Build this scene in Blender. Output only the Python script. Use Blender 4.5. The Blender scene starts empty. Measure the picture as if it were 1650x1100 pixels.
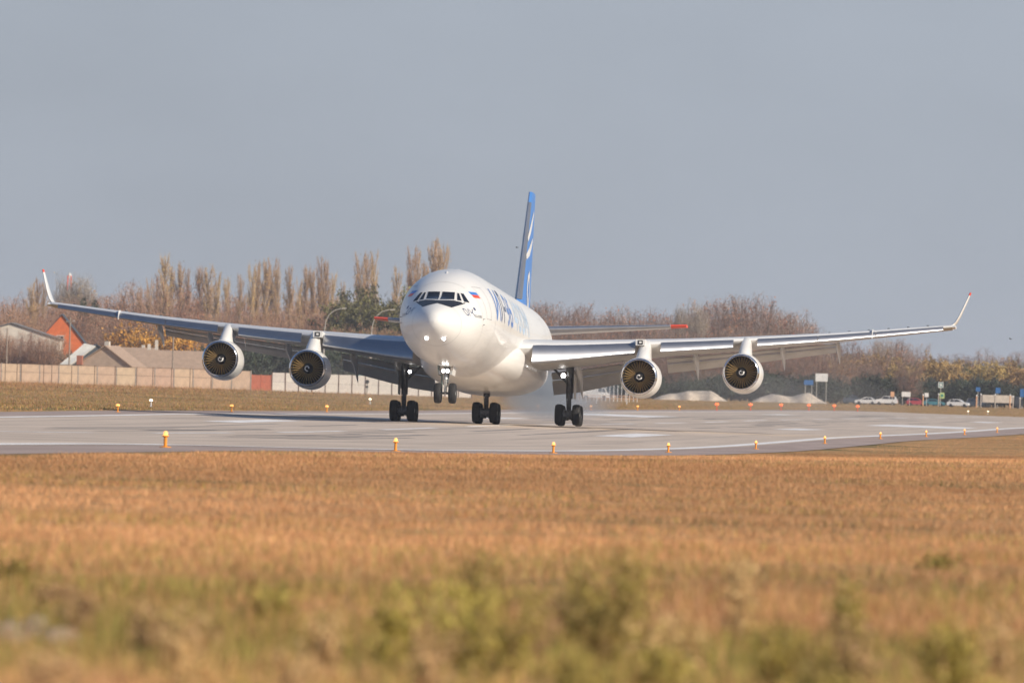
import bpy, math, random
import numpy as np
from mathutils import Vector, Matrix
R = math.radians
scene = bpy.context.scene
col = scene.collection

# ------------------------------------------------------------------ camera
CZ = 2.3
cam_d = bpy.data.cameras.new('camera'); cam = bpy.data.objects.new('camera', cam_d); col.objects.link(cam)
cam_d.sensor_width = 36.0; cam_d.lens = 16000 / 1650 * 36.0
cam_d.clip_start = 0.5; cam_d.clip_end = 20000
PIT = math.atan(75 / 16000)
cam.matrix_world = (Matrix.Translation((0, 0, CZ)) @ Matrix.Rotation(R(90) + PIT, 4, 'X') @ Matrix.Rotation(R(1.49), 4, 'Z'))
cam_d.dof.use_dof = True; cam_d.dof.focus_distance = 450; cam_d.dof.aperture_fstop = 4.0
scene.camera = cam

# ------------------------------------------------------------------ sky and sun
SUN_AZ, SUN_EL = R(124), R(27.5)            # azimuth clockwise from +Y
world = bpy.data.worlds.new('World'); scene.world = world; world.use_nodes = True
wn = world.node_tree; bg = wn.nodes['Background']
sky = wn.nodes.new('ShaderNodeTexSky'); sky.sky_type = 'NISHITA'; sky.sun_disc = False
sky.sun_elevation = SUN_EL; sky.sun_rotation = SUN_AZ
sky.altitude = 0; sky.air_density = 1.0; sky.dust_density = 0.3; sky.ozone_density = 5.0
# a hazy autumn sky: the clear-sky colour fades evenly into grey-lavender haze towards the horizon all round
w_tc = wn.nodes.new('ShaderNodeTexCoord'); w_sep = wn.nodes.new('ShaderNodeSeparateXYZ'); wn.links.new(w_tc.outputs['Generated'], w_sep.inputs[0])
w_mr = wn.nodes.new('ShaderNodeMapRange'); w_mr.interpolation_type = 'SMOOTHSTEP'
w_mr.inputs['From Min'].default_value = 0.06; w_mr.inputs['From Max'].default_value = 0.32; w_mr.inputs['To Min'].default_value = 0.94; w_mr.inputs['To Max'].default_value = 0.0
wn.links.new(w_sep.outputs['Z'], w_mr.inputs['Value'])
w_mx = wn.nodes.new('ShaderNodeMix'); w_mx.data_type = 'RGBA'; w_mx.inputs[7].default_value = (3.85, 4.25, 4.95, 1)
wn.links.new(w_mr.outputs[0], w_mx.inputs[0]); wn.links.new(sky.outputs[0], w_mx.inputs[6])
w_no = wn.nodes.new('ShaderNodeTexNoise'); w_no.inputs['Scale'].default_value = 14; w_no.inputs['Detail'].default_value = 4
w_mp = wn.nodes.new('ShaderNodeMapping'); w_mp.inputs['Scale'].default_value = (1, 1, 2.2); wn.links.new(w_tc.outputs['Generated'], w_mp.inputs[0]); wn.links.new(w_mp.outputs[0], w_no.inputs['Vector'])
w_r2 = wn.nodes.new('ShaderNodeMapRange'); w_r2.inputs['From Min'].default_value = .3; w_r2.inputs['From Max'].default_value = .7; w_r2.inputs['To Min'].default_value = .93; w_r2.inputs['To Max'].default_value = 1.07
wn.links.new(w_no.outputs['Fac'], w_r2.inputs['Value'])
w_vm = wn.nodes.new('ShaderNodeVectorMath'); w_vm.operation = 'SCALE'; wn.links.new(w_mx.outputs[2], w_vm.inputs[0]); wn.links.new(w_r2.outputs[0], w_vm.inputs['Scale'])
wn.links.new(w_vm.outputs[0], bg.inputs[0]); bg.inputs[1].default_value = 0.1
sun_d = bpy.data.lights.new('sun', 'SUN'); sun_d.energy = 4.9; sun_d.angle = R(0.53); sun_d.color = (1.0, 0.88, 0.71)
sun = bpy.data.objects.new('sun', sun_d); col.objects.link(sun)
sdir = Vector((math.sin(SUN_AZ) * math.cos(SUN_EL), math.cos(SUN_AZ) * math.cos(SUN_EL), math.sin(SUN_EL)))
sun.rotation_euler = sdir.to_track_quat('Z', 'Y').to_euler()
scene.view_settings.view_transform = 'Standard'; scene.view_settings.look = 'None'
scene.view_settings.exposure = 0.0; scene.view_settings.gamma = 1.0
scene.view_settings.use_curve_mapping = False

# ------------------------------------------------------------------ helpers
def pchip(xs, ys):
    n = len(xs); h = [xs[i + 1] - xs[i] for i in range(n - 1)]; dl = [(ys[i + 1] - ys[i]) / h[i] for i in range(n - 1)]
    m = [0] * n; m[0] = dl[0]; m[-1] = dl[-1]
    for i in range(1, n - 1):
        if dl[i - 1] * dl[i] > 0:
            w1 = 2 * h[i] + h[i - 1]; w2 = h[i] + 2 * h[i - 1]; m[i] = (w1 + w2) / (w1 / dl[i - 1] + w2 / dl[i])
    def f(x):
        if x <= xs[0]: return ys[0]
        if x >= xs[-1]: return ys[-1]
        i = 0
        while x > xs[i + 1]: i += 1
        t = (x - xs[i]) / h[i]; a = t * t * t; b = t * t
        return (2 * a - 3 * b + 1) * ys[i] + (a - 2 * b + t) * h[i] * m[i] + (-2 * a + 3 * b) * ys[i + 1] + (a - b) * h[i] * m[i + 1]
    return f
def smooth(t):
    t = max(0.0, min(1.0, t)); return t * t * (3 - 2 * t)

class MB:
    """collects shapes, then links them as one mesh object"""
    def __init__(s): s.v = []; s.f = []
    def add(s, v, f):
        o = len(s.v); s.v += [tuple(p) for p in v]; s.f += [tuple(i + o for i in q) for q in f]; return s
    def box(s, c, d, rot=None):
        x, y, z = d[0] / 2, d[1] / 2, d[2] / 2
        v = [Vector((a, b, e)) for a in (-x, x) for b in (-y, y) for e in (-z, z)]
        if rot is not None: v = [rot @ p for p in v]
        v = [p + Vector(c) for p in v]
        return s.add(v, [(0, 1, 3, 2), (4, 6, 7, 5), (0, 4, 5, 1), (2, 3, 7, 6), (0, 2, 6, 4), (1, 5, 7, 3)])
    def tube(s, p0, p1, r0, r1=None, n=10, cap=True):
        r1 = r0 if r1 is None else r1
        p0 = Vector(p0); p1 = Vector(p1); d = (p1 - p0).normalized()
        a = d.orthogonal().normalized(); b = d.cross(a)
        v = []
        for p, r in ((p0, r0), (p1, r1)):
            for i in range(n):
                t = 2 * math.pi * i / n; v.append(p + (a * math.cos(t) + b * math.sin(t)) * r)
        f = [(i, (i + 1) % n, n + (i + 1) % n, n + i) for i in range(n)]
        if cap: f += [tuple(range(n))[::-1], tuple(range(n, 2 * n))]
        return s.add(v, f)
    def path(s, pts, r, n=8):
        for a, b in zip(pts[:-1], pts[1:]): s.tube(a, b, r, r, n)
        return s
    def loft(s, rings, cap=True, closed=True):
        n = len(rings[0]); v = [p for r in rings for p in r]; f = []
        for k in range(len(rings) - 1):
            for i in range(n if closed else n - 1):
                j = (i + 1) % n; f.append((k * n + i, k * n + j, (k + 1) * n + j, (k + 1) * n + i))
        if cap and closed: f += [tuple(range(n))[::-1], tuple(range((len(rings) - 1) * n, len(rings) * n))]
        return s.add(v, f)
    def lathe(s, prof, c=(0, 0, 0), axis='Y', n=32, close=False, cap=True):
        rings = []
        for t, r in prof:
            ring = []
            for i in range(n):
                a = 2 * math.pi * i / n; p, q = r * math.cos(a), r * math.sin(a)
                ring.append({'Y': (c[0] + p, c[1] + t, c[2] + q), 'X': (c[0] + t, c[1] + p, c[2] + q), 'Z': (c[0] + p, c[1] + q, c[2] + t)}[axis])
            rings.append(ring)
        if close: rings.append(rings[0])
        return s.loft(rings, cap=cap and not close)
    def extrude(s, poly, a, b, fn):
        """poly of 2-D points, fn(u, v, w) -> xyz, extruded from w=a to w=b"""
        n = len(poly); v = [fn(p[0], p[1], a) for p in poly] + [fn(p[0], p[1], b) for p in poly]
        f = [(i, (i + 1) % n, n + (i + 1) % n, n + i) for i in range(n)] + [tuple(range(n))[::-1], tuple(range(n, 2 * n))]
        return s.add(v, f)
    def mesh(s, name, mat, angle=35):
        me = bpy.data.meshes.new(name); me.from_pydata(s.v, [], s.f)
        import bmesh
        bm = bmesh.new(); bm.from_mesh(me); bmesh.ops.recalc_face_normals(bm, faces=bm.faces); bm.to_mesh(me); bm.free()
        if angle:
            me.polygons.foreach_set('use_smooth', [True] * len(me.polygons)); me.set_sharp_from_angle(angle=R(angle))
        if mat: me.materials.append(mat)
        return me
    def build(s, name, mat, parent=None, angle=35):
        return link(name, s.mesh(name, mat, angle), parent)

def link(name, me, parent=None):
    o = bpy.data.objects.new(name, me); col.objects.link(o)
    if parent: o.parent = parent
    return o
def empty(name, loc=(0, 0, 0), rot=(0, 0, 0)):
    o = bpy.data.objects.new(name, None); col.objects.link(o); o.location = loc; o.rotation_euler = rot; o.empty_display_size = 0.3; return o
def tag(o, label=None, cat=None, group=None, kind=None):
    if label: o['label'] = label
    if cat: o['category'] = cat
    if group: o['group'] = group
    if kind: o['kind'] = kind
    return o
def copy_tree(o, parent=None):
    c = o.copy(); col.objects.link(c)
    if parent: c.parent = parent
    for ch in o.children: copy_tree(ch, c)
    return c
ONES = ['', 'first', 'second', 'third', 'fourth', 'fifth', 'sixth', 'seventh', 'eighth', 'ninth', 'tenth', 'eleventh', 'twelfth', 'thirteenth',
        'fourteenth', 'fifteenth', 'sixteenth', 'seventeenth', 'eighteenth', 'nineteenth']
def ordinal(n):
    if n < 20: return ONES[n]
    t = {2: 'twent', 3: 'thirt', 4: 'fort', 5: 'fift', 6: 'sixt', 7: 'sevent', 8: 'eight', 9: 'ninet'}[n // 10]
    return t + 'ieth' if n % 10 == 0 else t + 'y-' + ONES[n % 10]

def mat(name, c, rough=0.6, metal=0.0, var=0.12, scale=3.0, bump=0.0, coat=0.0, objrand=0.0, spec=None, stretch=None, detail=5):
    m = bpy.data.materials.new(name); m.use_nodes = True; nt = m.node_tree; b = nt.nodes['Principled BSDF']
    b.inputs['Roughness'].default_value = rough; b.inputs['Metallic'].default_value = metal
    if coat: b.inputs['Coat Weight'].default_value = coat; b.inputs['Coat Roughness'].default_value = 0.06
    if spec is not None: b.inputs['Specular IOR Level'].default_value = spec
    tc = nt.nodes.new('ShaderNodeTexCoord'); no = nt.nodes.new('ShaderNodeTexNoise')
    no.inputs['Scale'].default_value = scale; no.inputs['Detail'].default_value = detail
    src = tc.outputs['Object']
    if stretch:
        mp = nt.nodes.new('ShaderNodeMapping'); mp.inputs['Scale'].default_value = stretch
        nt.links.new(src, mp.inputs['Vector']); src = mp.outputs[0]
    nt.links.new(src, no.inputs['Vector'])
    mr = nt.nodes.new('ShaderNodeMapRange'); mr.inputs['From Min'].default_value = 0.3; mr.inputs['From Max'].default_value = 0.7
    mr.inputs['To Min'].default_value = 1 - var; mr.inputs['To Max'].default_value = 1 + var
    nt.links.new(no.outputs['Fac'], mr.inputs['Value'])
    hs = nt.nodes.new('ShaderNodeHueSaturation'); hs.inputs['Color'].default_value = (*c, 1)
    val = mr.outputs[0]
    if objrand:
        oi = nt.nodes.new('ShaderNodeObjectInfo'); r2 = nt.nodes.new('ShaderNodeMapRange')
        r2.inputs['To Min'].default_value = 1 - objrand; r2.inputs['To Max'].default_value = 1 + objrand
        nt.links.new(oi.outputs['Random'], r2.inputs['Value'])
        mu = nt.nodes.new('ShaderNodeMath'); mu.operation = 'MULTIPLY'; nt.links.new(val, mu.inputs[0]); nt.links.new(r2.outputs[0], mu.inputs[1]); val = mu.outputs[0]
        r3 = nt.nodes.new('ShaderNodeMapRange'); r3.inputs['To Min'].default_value = 0.488; r3.inputs['To Max'].default_value = 0.512
        nt.links.new(oi.outputs['Random'], r3.inputs['Value']); nt.links.new(r3.outputs[0], hs.inputs['Hue'])
    nt.links.new(val, hs.inputs['Value']); nt.links.new(hs.outputs[0], b.inputs['Base Color'])
    if bump:
        bp = nt.nodes.new('ShaderNodeBump'); bp.inputs['Strength'].default_value = bump; bp.inputs['Distance'].default_value = 0.05
        nt.links.new(no.outputs['Fac'], bp.inputs['Height']); nt.links.new(bp.outputs[0], b.inputs['Normal'])
    return m
def glow(name, c, s):
    m = bpy.data.materials.new(name); m.use_nodes = True; b = m.node_tree.nodes['Principled BSDF']
    b.inputs['Base Color'].default_value = (*c, 1); b.inputs['Emission Color'].default_value = (*c, 1); b.inputs['Emission Strength'].default_value = s
    return m
def vcol_mat(name, rough=0.8):
    m = bpy.data.materials.new(name); m.use_nodes = True; nt = m.node_tree; b = nt.nodes['Principled BSDF']
    a = nt.nodes.new('ShaderNodeVertexColor'); a.layer_name = 'Col'; nt.links.new(a.outputs[0], b.inputs['Base Color'])
    b.inputs['Roughness'].default_value = rough; b.inputs['Specular IOR Level'].default_value = 0.15
    return m

M = {}
M['paint'] = mat('white_paint', (0.80, 0.79, 0.76), 0.34, var=0.045, scale=0.5, coat=0.22, stretch=(1, .35, 1.6), detail=8)
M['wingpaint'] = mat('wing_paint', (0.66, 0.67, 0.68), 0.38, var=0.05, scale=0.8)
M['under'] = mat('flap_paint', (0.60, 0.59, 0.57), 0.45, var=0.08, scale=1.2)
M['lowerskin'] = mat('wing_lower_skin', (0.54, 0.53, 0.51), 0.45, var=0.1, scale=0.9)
M['metal'] = mat('bare_aluminium', (0.40, 0.41, 0.44), 0.40, 0.88, var=0.06, scale=1.5)
M['lip'] = mat('polished_lip', (0.78, 0.78, 0.80), 0.14, 1.0, var=0.04)
M['navy'] = mat('navy_paint', (0.045, 0.07, 0.16), 0.35, var=0.03)
M['blue'] = mat('blue_paint', (0.05, 0.22, 0.62), 0.35, var=0.04)
M['letterblue'] = mat('letter_blue_paint', (0.09, 0.22, 0.58), 0.35, var=0.04)
M['paleblue'] = mat('pale_blue_paint', (0.50, 0.64, 0.80), 0.35, var=0.05)
M['red'] = mat('red_paint', (0.85, 0.085, 0.03), 0.4, var=0.04)
M['black'] = mat('black_paint', (0.015, 0.016, 0.02), 0.4, var=0.1)
M['glass'] = mat('dark_glass', (0.012, 0.016, 0.024), 0.06, var=0.05, spec=0.6)
M['greyline'] = mat('panel_line', (0.45, 0.45, 0.44), 0.5)
M['rubber'] = mat('tyre_rubber', (0.018, 0.018, 0.02), 0.75, var=0.25, scale=9)
M['gearmetal'] = mat('gear_metal', (0.15, 0.16, 0.175), 0.45, 0.5, var=0.3, scale=8)
M['gearlight'] = mat('light_gear_metal', (0.5, 0.51, 0.5), 0.4, 0.3, var=0.2, scale=8)
M['geardoor'] = mat('gear_door_green', (0.13, 0.19, 0.17), 0.5)
M['fan'] = mat('titanium_blade', (0.40, 0.265, 0.11), 0.4, 0.25, var=0.1)
M['duct'] = mat('shade_black_liner', (0.012, 0.012, 0.014), 0.6)  # liner coloured near black to deepen the shade inside the intake
M['lamp'] = glow('lit_lamp', (1.0, 0.96, 0.93), 14)
M['orange'] = mat('orange_enamel', (0.85, 0.33, 0.03), 0.45, var=0.1)
M['amber'] = glow('amber_lamp', (1.0, 0.45, 0.12), 1.5)
M['redlamp'] = glow('red_lamp', (1.0, 0.13, 0.03), 2.6)
M['whitelamp'] = glow('white_lamp', (1.0, 0.85, 0.6), 2.5)
M['concrete'] = mat('runway_concrete', (0.60, 0.50, 0.415), 0.95, spec=.08, var=0.12, scale=0.16, stretch=(3.0, 0.18, 1), detail=9)
M['asphalt'] = mat('shoulder_asphalt', (0.42, 0.335, 0.30), 0.95, spec=.08, var=0.14, scale=0.3, stretch=(1.5, 0.2, 1), detail=8)
M['line'] = mat('runway_paint', (0.86, 0.84, 0.82), 0.9, spec=.1, var=0.12, scale=1.2, stretch=(1, .2, 1))
M['jointline'] = mat('joint_sealant', (0.40, 0.34, 0.29), .9, var=.3, scale=.6, stretch=(1, .1, 1))
M['rubbermark'] = mat('tyre_mark', (0.27, 0.235, 0.21), 0.85, var=0.25, scale=0.5, stretch=(2, .1, 1))

# ------------------------------------------------------------------ terrain
TH = R(5.12)
SIN, COS = math.sin(TH), math.cos(TH)
def xy(s, t): return s * SIN - t * COS, s * COS + t * SIN
def st(x, y): return x * SIN + y * COS, -x * COS + y * SIN
_P = pchip([0, 150, 259, 319, 380, 440, 500, 560, 620, 680, 740, 800, 900, 1080, 1310, 1450, 1600],
           [.95, .95, .76, .42, .10, -.12, -.2, -.12, -.02, -.04, -.05, -.02, .08, .10, .10, 0, 0])
_PK = [_P(20 * i) for i in range(-20, 90)]
def P(s):
    k = max(0.0, min(len(_PK) - 1.001, s / 20 + 20)); i = int(k); return _PK[i] * (1 - k + i) + _PK[i + 1] * (k - i)
T0 = 55.2
def ground(s, t):
    tc = max(27.0, min(84.0, t)); z = P(s) + 0.011 * (tc - T0)
    if t < 27: 
        zf = 0.62 if s < 150 else 0.62 + (P(s) - 0.1 - 0.62) * smooth((s - 150) / 220)
        z += (zf - z) * smooth((27 - t) / 16)
    if t > 84: z += (1.15 - z) * smooth((t - 84) / 130)
    if s > 1450: z += (0.9 - z) * smooth((s - 1450) / 350)
    return z
def gz(x, y): return ground(*st(x, y))
def ray(px, py):
    r = R(1.49); u = px - 825; v = 550 - py
    a = u * math.cos(r) - v * math.sin(r); b = u * math.sin(r) + v * math.cos(r); F = 16000
    d = (a / F, math.cos(PIT) - b / F * math.sin(PIT), math.sin(PIT) + b / F * math.cos(PIT))
    return d[0] / d[1], d[2] / d[1]
def at(px, py, Z):
    a, b = ray(px, py); return Vector((a * Z, Z, CZ + b * Z))
def foot(px, py, Z):
    p = at(px, py, Z); p.z = gz(p.x, p.y); return p

RUN_END = 1452
def sheet(name, m, t0, t1, s0, s1, dz, parent=None, nt=1):
    ss = sorted(set([s0, s1] + [20 * k for k in range(int(s0 // 20), int(s1 // 20) + 2) if s0 < 20 * k < s1])); b = MB()
    ts = [t0 + (t1 - t0) * i / nt for i in range(nt + 1)]
    v = [(-t, s, ground(s, t) + dz) for s in ss for t in ts]; n = nt + 1
    f = [(k * n + i, k * n + i + 1, (k + 1) * n + i + 1, (k + 1) * n + i) for k in range(len(ss) - 1) for i in range(nt)]
    b.add(v, f); o = b.build(name, m, parent, angle=None)
    if parent is None: o.rotation_euler = (0, 0, -TH)
    for p in o.data.polygons:
        if p.normal.z < 0: o.data.flip_normals(); break
    return o

# ground: one sheet in runway axes
gm = bpy.data.materials.new('dry_grass_ground'); gm.use_nodes = True
nt = gm.node_tree; bs = nt.nodes['Principled BSDF']; bs.inputs['Roughness'].default_value = 0.95; bs.inputs['Specular IOR Level'].default_value = 0.1
tc = nt.nodes.new('ShaderNodeTexCoord')
n1 = nt.nodes.new('ShaderNodeTexNoise'); n1.inputs['Scale'].default_value = 0.09; n1.inputs['Detail'].default_value = 8
n2 = nt.nodes.new('ShaderNodeTexNoise'); n2.inputs['Scale'].default_value = 2.2; n2.inputs['Detail'].default_value = 8
cr = nt.nodes.new('ShaderNodeValToRGB'); cr.color_ramp.elements[0].position = 0.36; cr.color_ramp.elements[0].color = (0.20, 0.17, 0.065, 1)
cr.color_ramp.elements[1].position = 0.58; cr.color_ramp.elements[1].color = (0.50, 0.30, 0.135, 1)
e = cr.color_ramp.elements.new(0.46); e.color = (0.42, 0.26, 0.11, 1)
mx = nt.nodes.new('ShaderNodeMix'); mx.data_type = 'RGBA'; mx.blend_type = 'MULTIPLY'; mx.inputs[0].default_value = 0.4
cr2 = nt.nodes.new('ShaderNodeValToRGB'); cr2.color_ramp.elements[0].position = 0.3; cr2.color_ramp.elements[0].color = (0.45, 0.42, 0.4, 1); cr2.color_ramp.elements[1].position = 0.7; cr2.color_ramp.elements[1].color = (1.2, 1.2, 1.2, 1)
for n_ in (n1, n2): nt.links.new(tc.outputs['Object'], n_.inputs['Vector'])
nt.links.new(n1.outputs['Fac'], cr.inputs[0]); nt.links.new(n2.outputs['Fac'], cr2.inputs[0])
nt.links.new(cr.outputs[0], mx.inputs[6]); nt.links.new(cr2.outputs[0], mx.inputs[7]); nt.links.new(mx.outputs[2], bs.inputs['Base Color'])
ts = [-4000, -2000, -900, -400, -150, -60, -20, 0, 8] + [10 + 1.0 * i for i in range(20)] + [29.8, 30.4, 34, 44, 55, 66, 76, 79.8, 80.4, 82, 84] + [90 + 10 * i for i in range(14)] + [260, 350, 600, 1200, 2500, 5000]
ss = [-400, -200, -100] + [20 * i for i in range(-2, 95)] + [RUN_END + 0.3, RUN_END + 1] + [2000, 2200, 2500, 3000, 4000, 5500, 8000]
ss = sorted(ss); gv = []; gf = []
for s in ss:
    for t in ts:
        z = ground(s, t)
        if 30.2 < t < 80.2 and -200 <= s < RUN_END + 0.5: z -= 0.15
        gv.append((-t, s, z))
n = len(ts)
for k in range(len(ss) - 1):
    for i in range(n - 1): gf.append((k * n + i, k * n + n and k * n + i + 1, (k + 1) * n + i + 1, (k + 1) * n + i))
g = MB().add(gv, gf).build('ground', gm, None, angle=180); g.rotation_euler = (0, 0, -TH); tag(g, kind='structure')
for p in g.data.polygons:
    if p.normal.z < 0: g.data.flip_normals(); break

tag(sheet('runway', M['concrete'], 34.0, 75.5, -200, RUN_END, 0.0, nt=4), kind='structure')
tag(sheet('runway_shoulder', M['asphalt'], 30.0, 34.0, -200, RUN_END, -0.004), kind='structure')
tag(sheet('runway_shoulder', M['asphalt'], 75.5, 80.2, -200, RUN_END, -0.004), kind='structure')
rw = bpy.data.objects['runway']
def marking(name, m, t0, t1, s0, s1, dz=0.008): return sheet(name, m, t0, t1, s0, s1, dz, rw)
marking('edge_line', M['line'], 34.3, 35.2, -200, 1440)
marking('edge_line', M['line'], 74.0, 74.9, -200, 1440)
for k in range(-2, 28): marking('centre_line_dash', M['line'], 55.0, 55.6, 39 + 50 * k, 69 + 50 * k)
for s0, s1 in ((552, 584), (710, 740), (1033, 1072)):
    for t0 in (42.6, 64.6): marking('touchdown_marking', M['line'], t0, t0 + 2.2, s0, s1)
for t0 in (37.0, 63.5): marking('aiming_point_marking', M['line'], t0, t0 + 8.0, 838, 876)
for k in range(1, 8): marking('slab_joint', M['jointline'], 34.4 + k * 5.15, 34.4 + k * 5.15 + .22, -200, 1450, 0.002)
rr = random.Random(5)
for k in range(70):
    t = T0 + rr.choice((-1, 1)) * rr.gauss(5.2, 2.2); s0 = rr.uniform(420, 1150)
    marking('tyre_mark', M['rubbermark'], t, t + rr.uniform(.25, .6), s0, s0 + rr.uniform(25, 90), 0.004)

# ------------------------------------------------------------------ airliner
GR = at(783, 683.5, 623); GR.z = ground(*st(GR.x, GR.y)) + 0.02
plane = empty('airliner', GR, (R(-2.6), 0, R(-5.38)))
tag(plane, 'white four engined airliner landing nose up on the runway with blue tail fin', 'airliner')
NY, AX = -34.0, 5.3
fzt = pchip([0, .05, .25, .8, 1.6, 2.6, 3.3, 4.5, 5.6, 7, 9, 11.5, 44, 50, 56, 61], [-.72, -.5, -.2, .12, .42, .72, .93, 1.72, 2.2, 2.62, 2.92, 3.04, 3.04, 2.96, 2.7, 2.25])
fzb = pchip([0, .05, .25, .8, 1.8, 3.2, 5, 7.5, 10.5, 42, 46, 51, 56, 61], [-.72, -.94, -1.24, -1.64, -2.1, -2.52, -2.82, -3.0, -3.04, -3.04, -2.75, -1.6, -.1, 1.3])
fww = pchip([0, .05, .25, .8, 1.8, 3.2, 5, 7, 9.5, 12, 42, 46, 51, 56, 61], [0, .22, .52, .98, 1.5, 2.02, 2.48, 2.8, 2.98, 3.04, 3.04, 2.95, 2.4, 1.5, .35])
def sec(y):
    d = y - NY; a, b = fzt(d), fzb(d); return a, b, fww(d), (a + b) / 2
def skin_x(y, z):                       # half width of the hull at station y, height z (from the axis)
    zt, zb, w, zm = sec(y); q = (z - zm) / max(1e-6, (zt - zm)); return w * math.sqrt(max(0.0, 1 - q * q))
def skin_y(x, z):                       # nose: station at which the hull reaches (x, z)
    lo, hi = NY, NY + 12
    for _ in range(40):
        m_ = (lo + hi) / 2; zt, zb, w, zm = sec(m_)
        if w > 1e-6 and (x / w) ** 2 + ((z - zm) / max(1e-6, zt - zm)) ** 2 < 1: hi = m_
        else: lo = m_
    return hi
ds = [0.004, .02, .05, .1, .17, .25, .38, .55, .8, 1.1, 1.4, 1.8, 2.2, 2.6, 2.95, 3.3, 3.7, 4.1, 4.5, 5, 5.6, 6.2, 7, 8, 9, 10, 11, 12, 15, 20, 26, 32, 38, 42, 44, 46, 48, 50, 52, 54, 56, 58, 60, 61]
rings = []
for d in ds:
    zt, zb, w, zm = sec(NY + d); h = (zt - zb) / 2
    rings.append([(w * math.cos(2 * math.pi * i / 64), NY + d, AX + zm + h * math.sin(2 * math.pi * i / 64)) for i in range(64)])
fus = MB().loft(rings).build('fuselage', M['paint'], plane, 50)
for d in (1.75, 4.9, 8.2, 12.4, 16.6, 20.8, 25, 29.2, 44):
    rg = []
    for e_ in (-.012, .012):
        zt, zb, w, zm = sec(NY + d + e_); h = (zt - zb) / 2 + .003; w += .003
        rg.append([(w * math.cos(2 * math.pi * i / 64), NY + d + e_, AX + zm + h * math.sin(2 * math.pi * i / 64)) for i in range(64)])
    MB().loft(rg, cap=False).build('skin_joint', M['greyline'], fus, None)
# wing-body fairing
fa = pchip([-16, -13, -9, -2, 4, 8, 11], [1.6, 2.75, 3.3, 3.45, 3.4, 2.9, 1.6]); fb = pchip([-16, -13, -9, -2, 4, 8, 11], [-2.5, -3.08, -3.36, -3.42, -3.38, -3.05, -2.4])
rings = []
for i in range(28):
    y = -16 + i; a, b = fa(y), fb(y); zc = -1.75; ring = []
    for k in range(40):
        t = 2 * math.pi * k / 40; c_, s_ = math.cos(t), math.sin(t); hz = (zc - b) if s_ < 0 else 1.35
        ring.append((a * math.copysign(abs(c_) ** 0.75, c_), y, AX + zc + hz * math.copysign(abs(s_) ** 0.9, s_)))
    rings.append(ring)
MB().loft(rings).build('belly_fairing', M['paint'], plane, 50)

# cockpit glazing and mask, laid on the nose
def nose_patch(name, poly, m, off, parent=fus, n=6):
    """poly: 4 corners (x, z) of a patch, subdivided and set on the nose skin"""
    poly = [(a, b - .09) for a, b in poly]
    b = MB(); v = []
    for j in range(n + 1):
        for i in range(n + 1):
            u, w = i / n, j / n
            x = (1 - w) * ((1 - u) * poly[0][0] + u * poly[1][0]) + w * ((1 - u) * poly[3][0] + u * poly[2][0])
            z = (1 - w) * ((1 - u) * poly[0][1] + u * poly[1][1]) + w * ((1 - u) * poly[3][1] + u * poly[2][1])
            y = skin_y(x, z); e_ = 0.02
            nn = Vector(((skin_y(x + e_, z) - skin_y(x - e_, z)) / (2 * e_), -1, (skin_y(x, z + e_) - skin_y(x, z - e_)) / (2 * e_))).normalized()
            v.append(Vector((x, y, AX + z)) + nn * off)
    f = [(j * (n + 1) + i, j * (n + 1) + i + 1, (j + 1) * (n + 1) + i + 1, (j + 1) * (n + 1) + i) for j in range(n) for i in range(n)]
    return b.add(v, f).build(name, m, parent, 60)
for sx in (-1, 1):
    q = lambda P_: [(sx * a, b) for a, b in P_]
    for nm, pl in (('cockpit_window', [(.07, 1.34), (.80, 1.33), (.84, .86), (.05, .80)]), ('cockpit_window', [(.93, 1.29), (1.04, 1.28), (1.26, .80), (1.0, .82)]),
                   ('cockpit_window', [(1.13, 1.29), (1.29, 1.27), (1.70, .72), (1.40, .76)])):
        xs = [p[0] for p in pl]; zs = [p[1] for p in pl]; cx, cz = sum(xs) / 4, sum(zs) / 4
        gr = 0.055
        big = [(a + math.copysign(gr, a - cx) * .8, b + math.copysign(gr, b - cz)) for a, b in pl]
        w_ = nose_patch(nm, q(pl), M['glass'], 0.022)
        nose_patch('window_frame', q(big), M['paint'], 0.012, w_)
    nose_patch('glare_mask', q([(0, .76), (.86, .80), (.86, .30), (0, .54)]), M['black'], 0.008)
    nose_patch('glare_mask', q([(.86, .80), (1.50, .69), (1.44, .64), (.86, .30)]), M['black'], 0.008)
def lamp_disc(name, c, r, parent, m=None, depth=0.1, n=14):
    h = MB().lathe([(0.02, r * 1.25), (-depth * .4, r * 1.25), (-depth * .5, r * 1.05), (0.0, r * 1.0)], c, 'Y', n).build(name, M['gearlight'], parent)
    MB().lathe([(0.0, r), (-depth * .55, r * .98), (-depth * .85, r * .6), (-depth, 0.001)], c, 'Y', n).build('lens', m or M['lamp'], h)
    return h
for sx in (-1, 1):
    x, z = sx * .52, -1.69; lamp_disc('landing_light', (x, skin_y(x, z) - .03, AX + z), .10, fus)
# antennas on the crown
for y in (-27.5, -20.5, -12): MB().extrude([(0, 0), (.5, 0), (.55, .2), (.35, .2)], -.03, .03, lambda u, v, w, y=y: (w, y + u, AX + sec(y)[0] + v - .03)).build('antenna', M['paint'], fus)
for sx in (-1, 1):
    for z_ in (-.6, -.25): MB().tube((sx * skin_x(-29, z_), -29, AX + z_), (sx * (skin_x(-29, z_) + .12), -29.2, AX + z_), .025).build('pitot_probe', M['gearlight'], fus)

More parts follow.
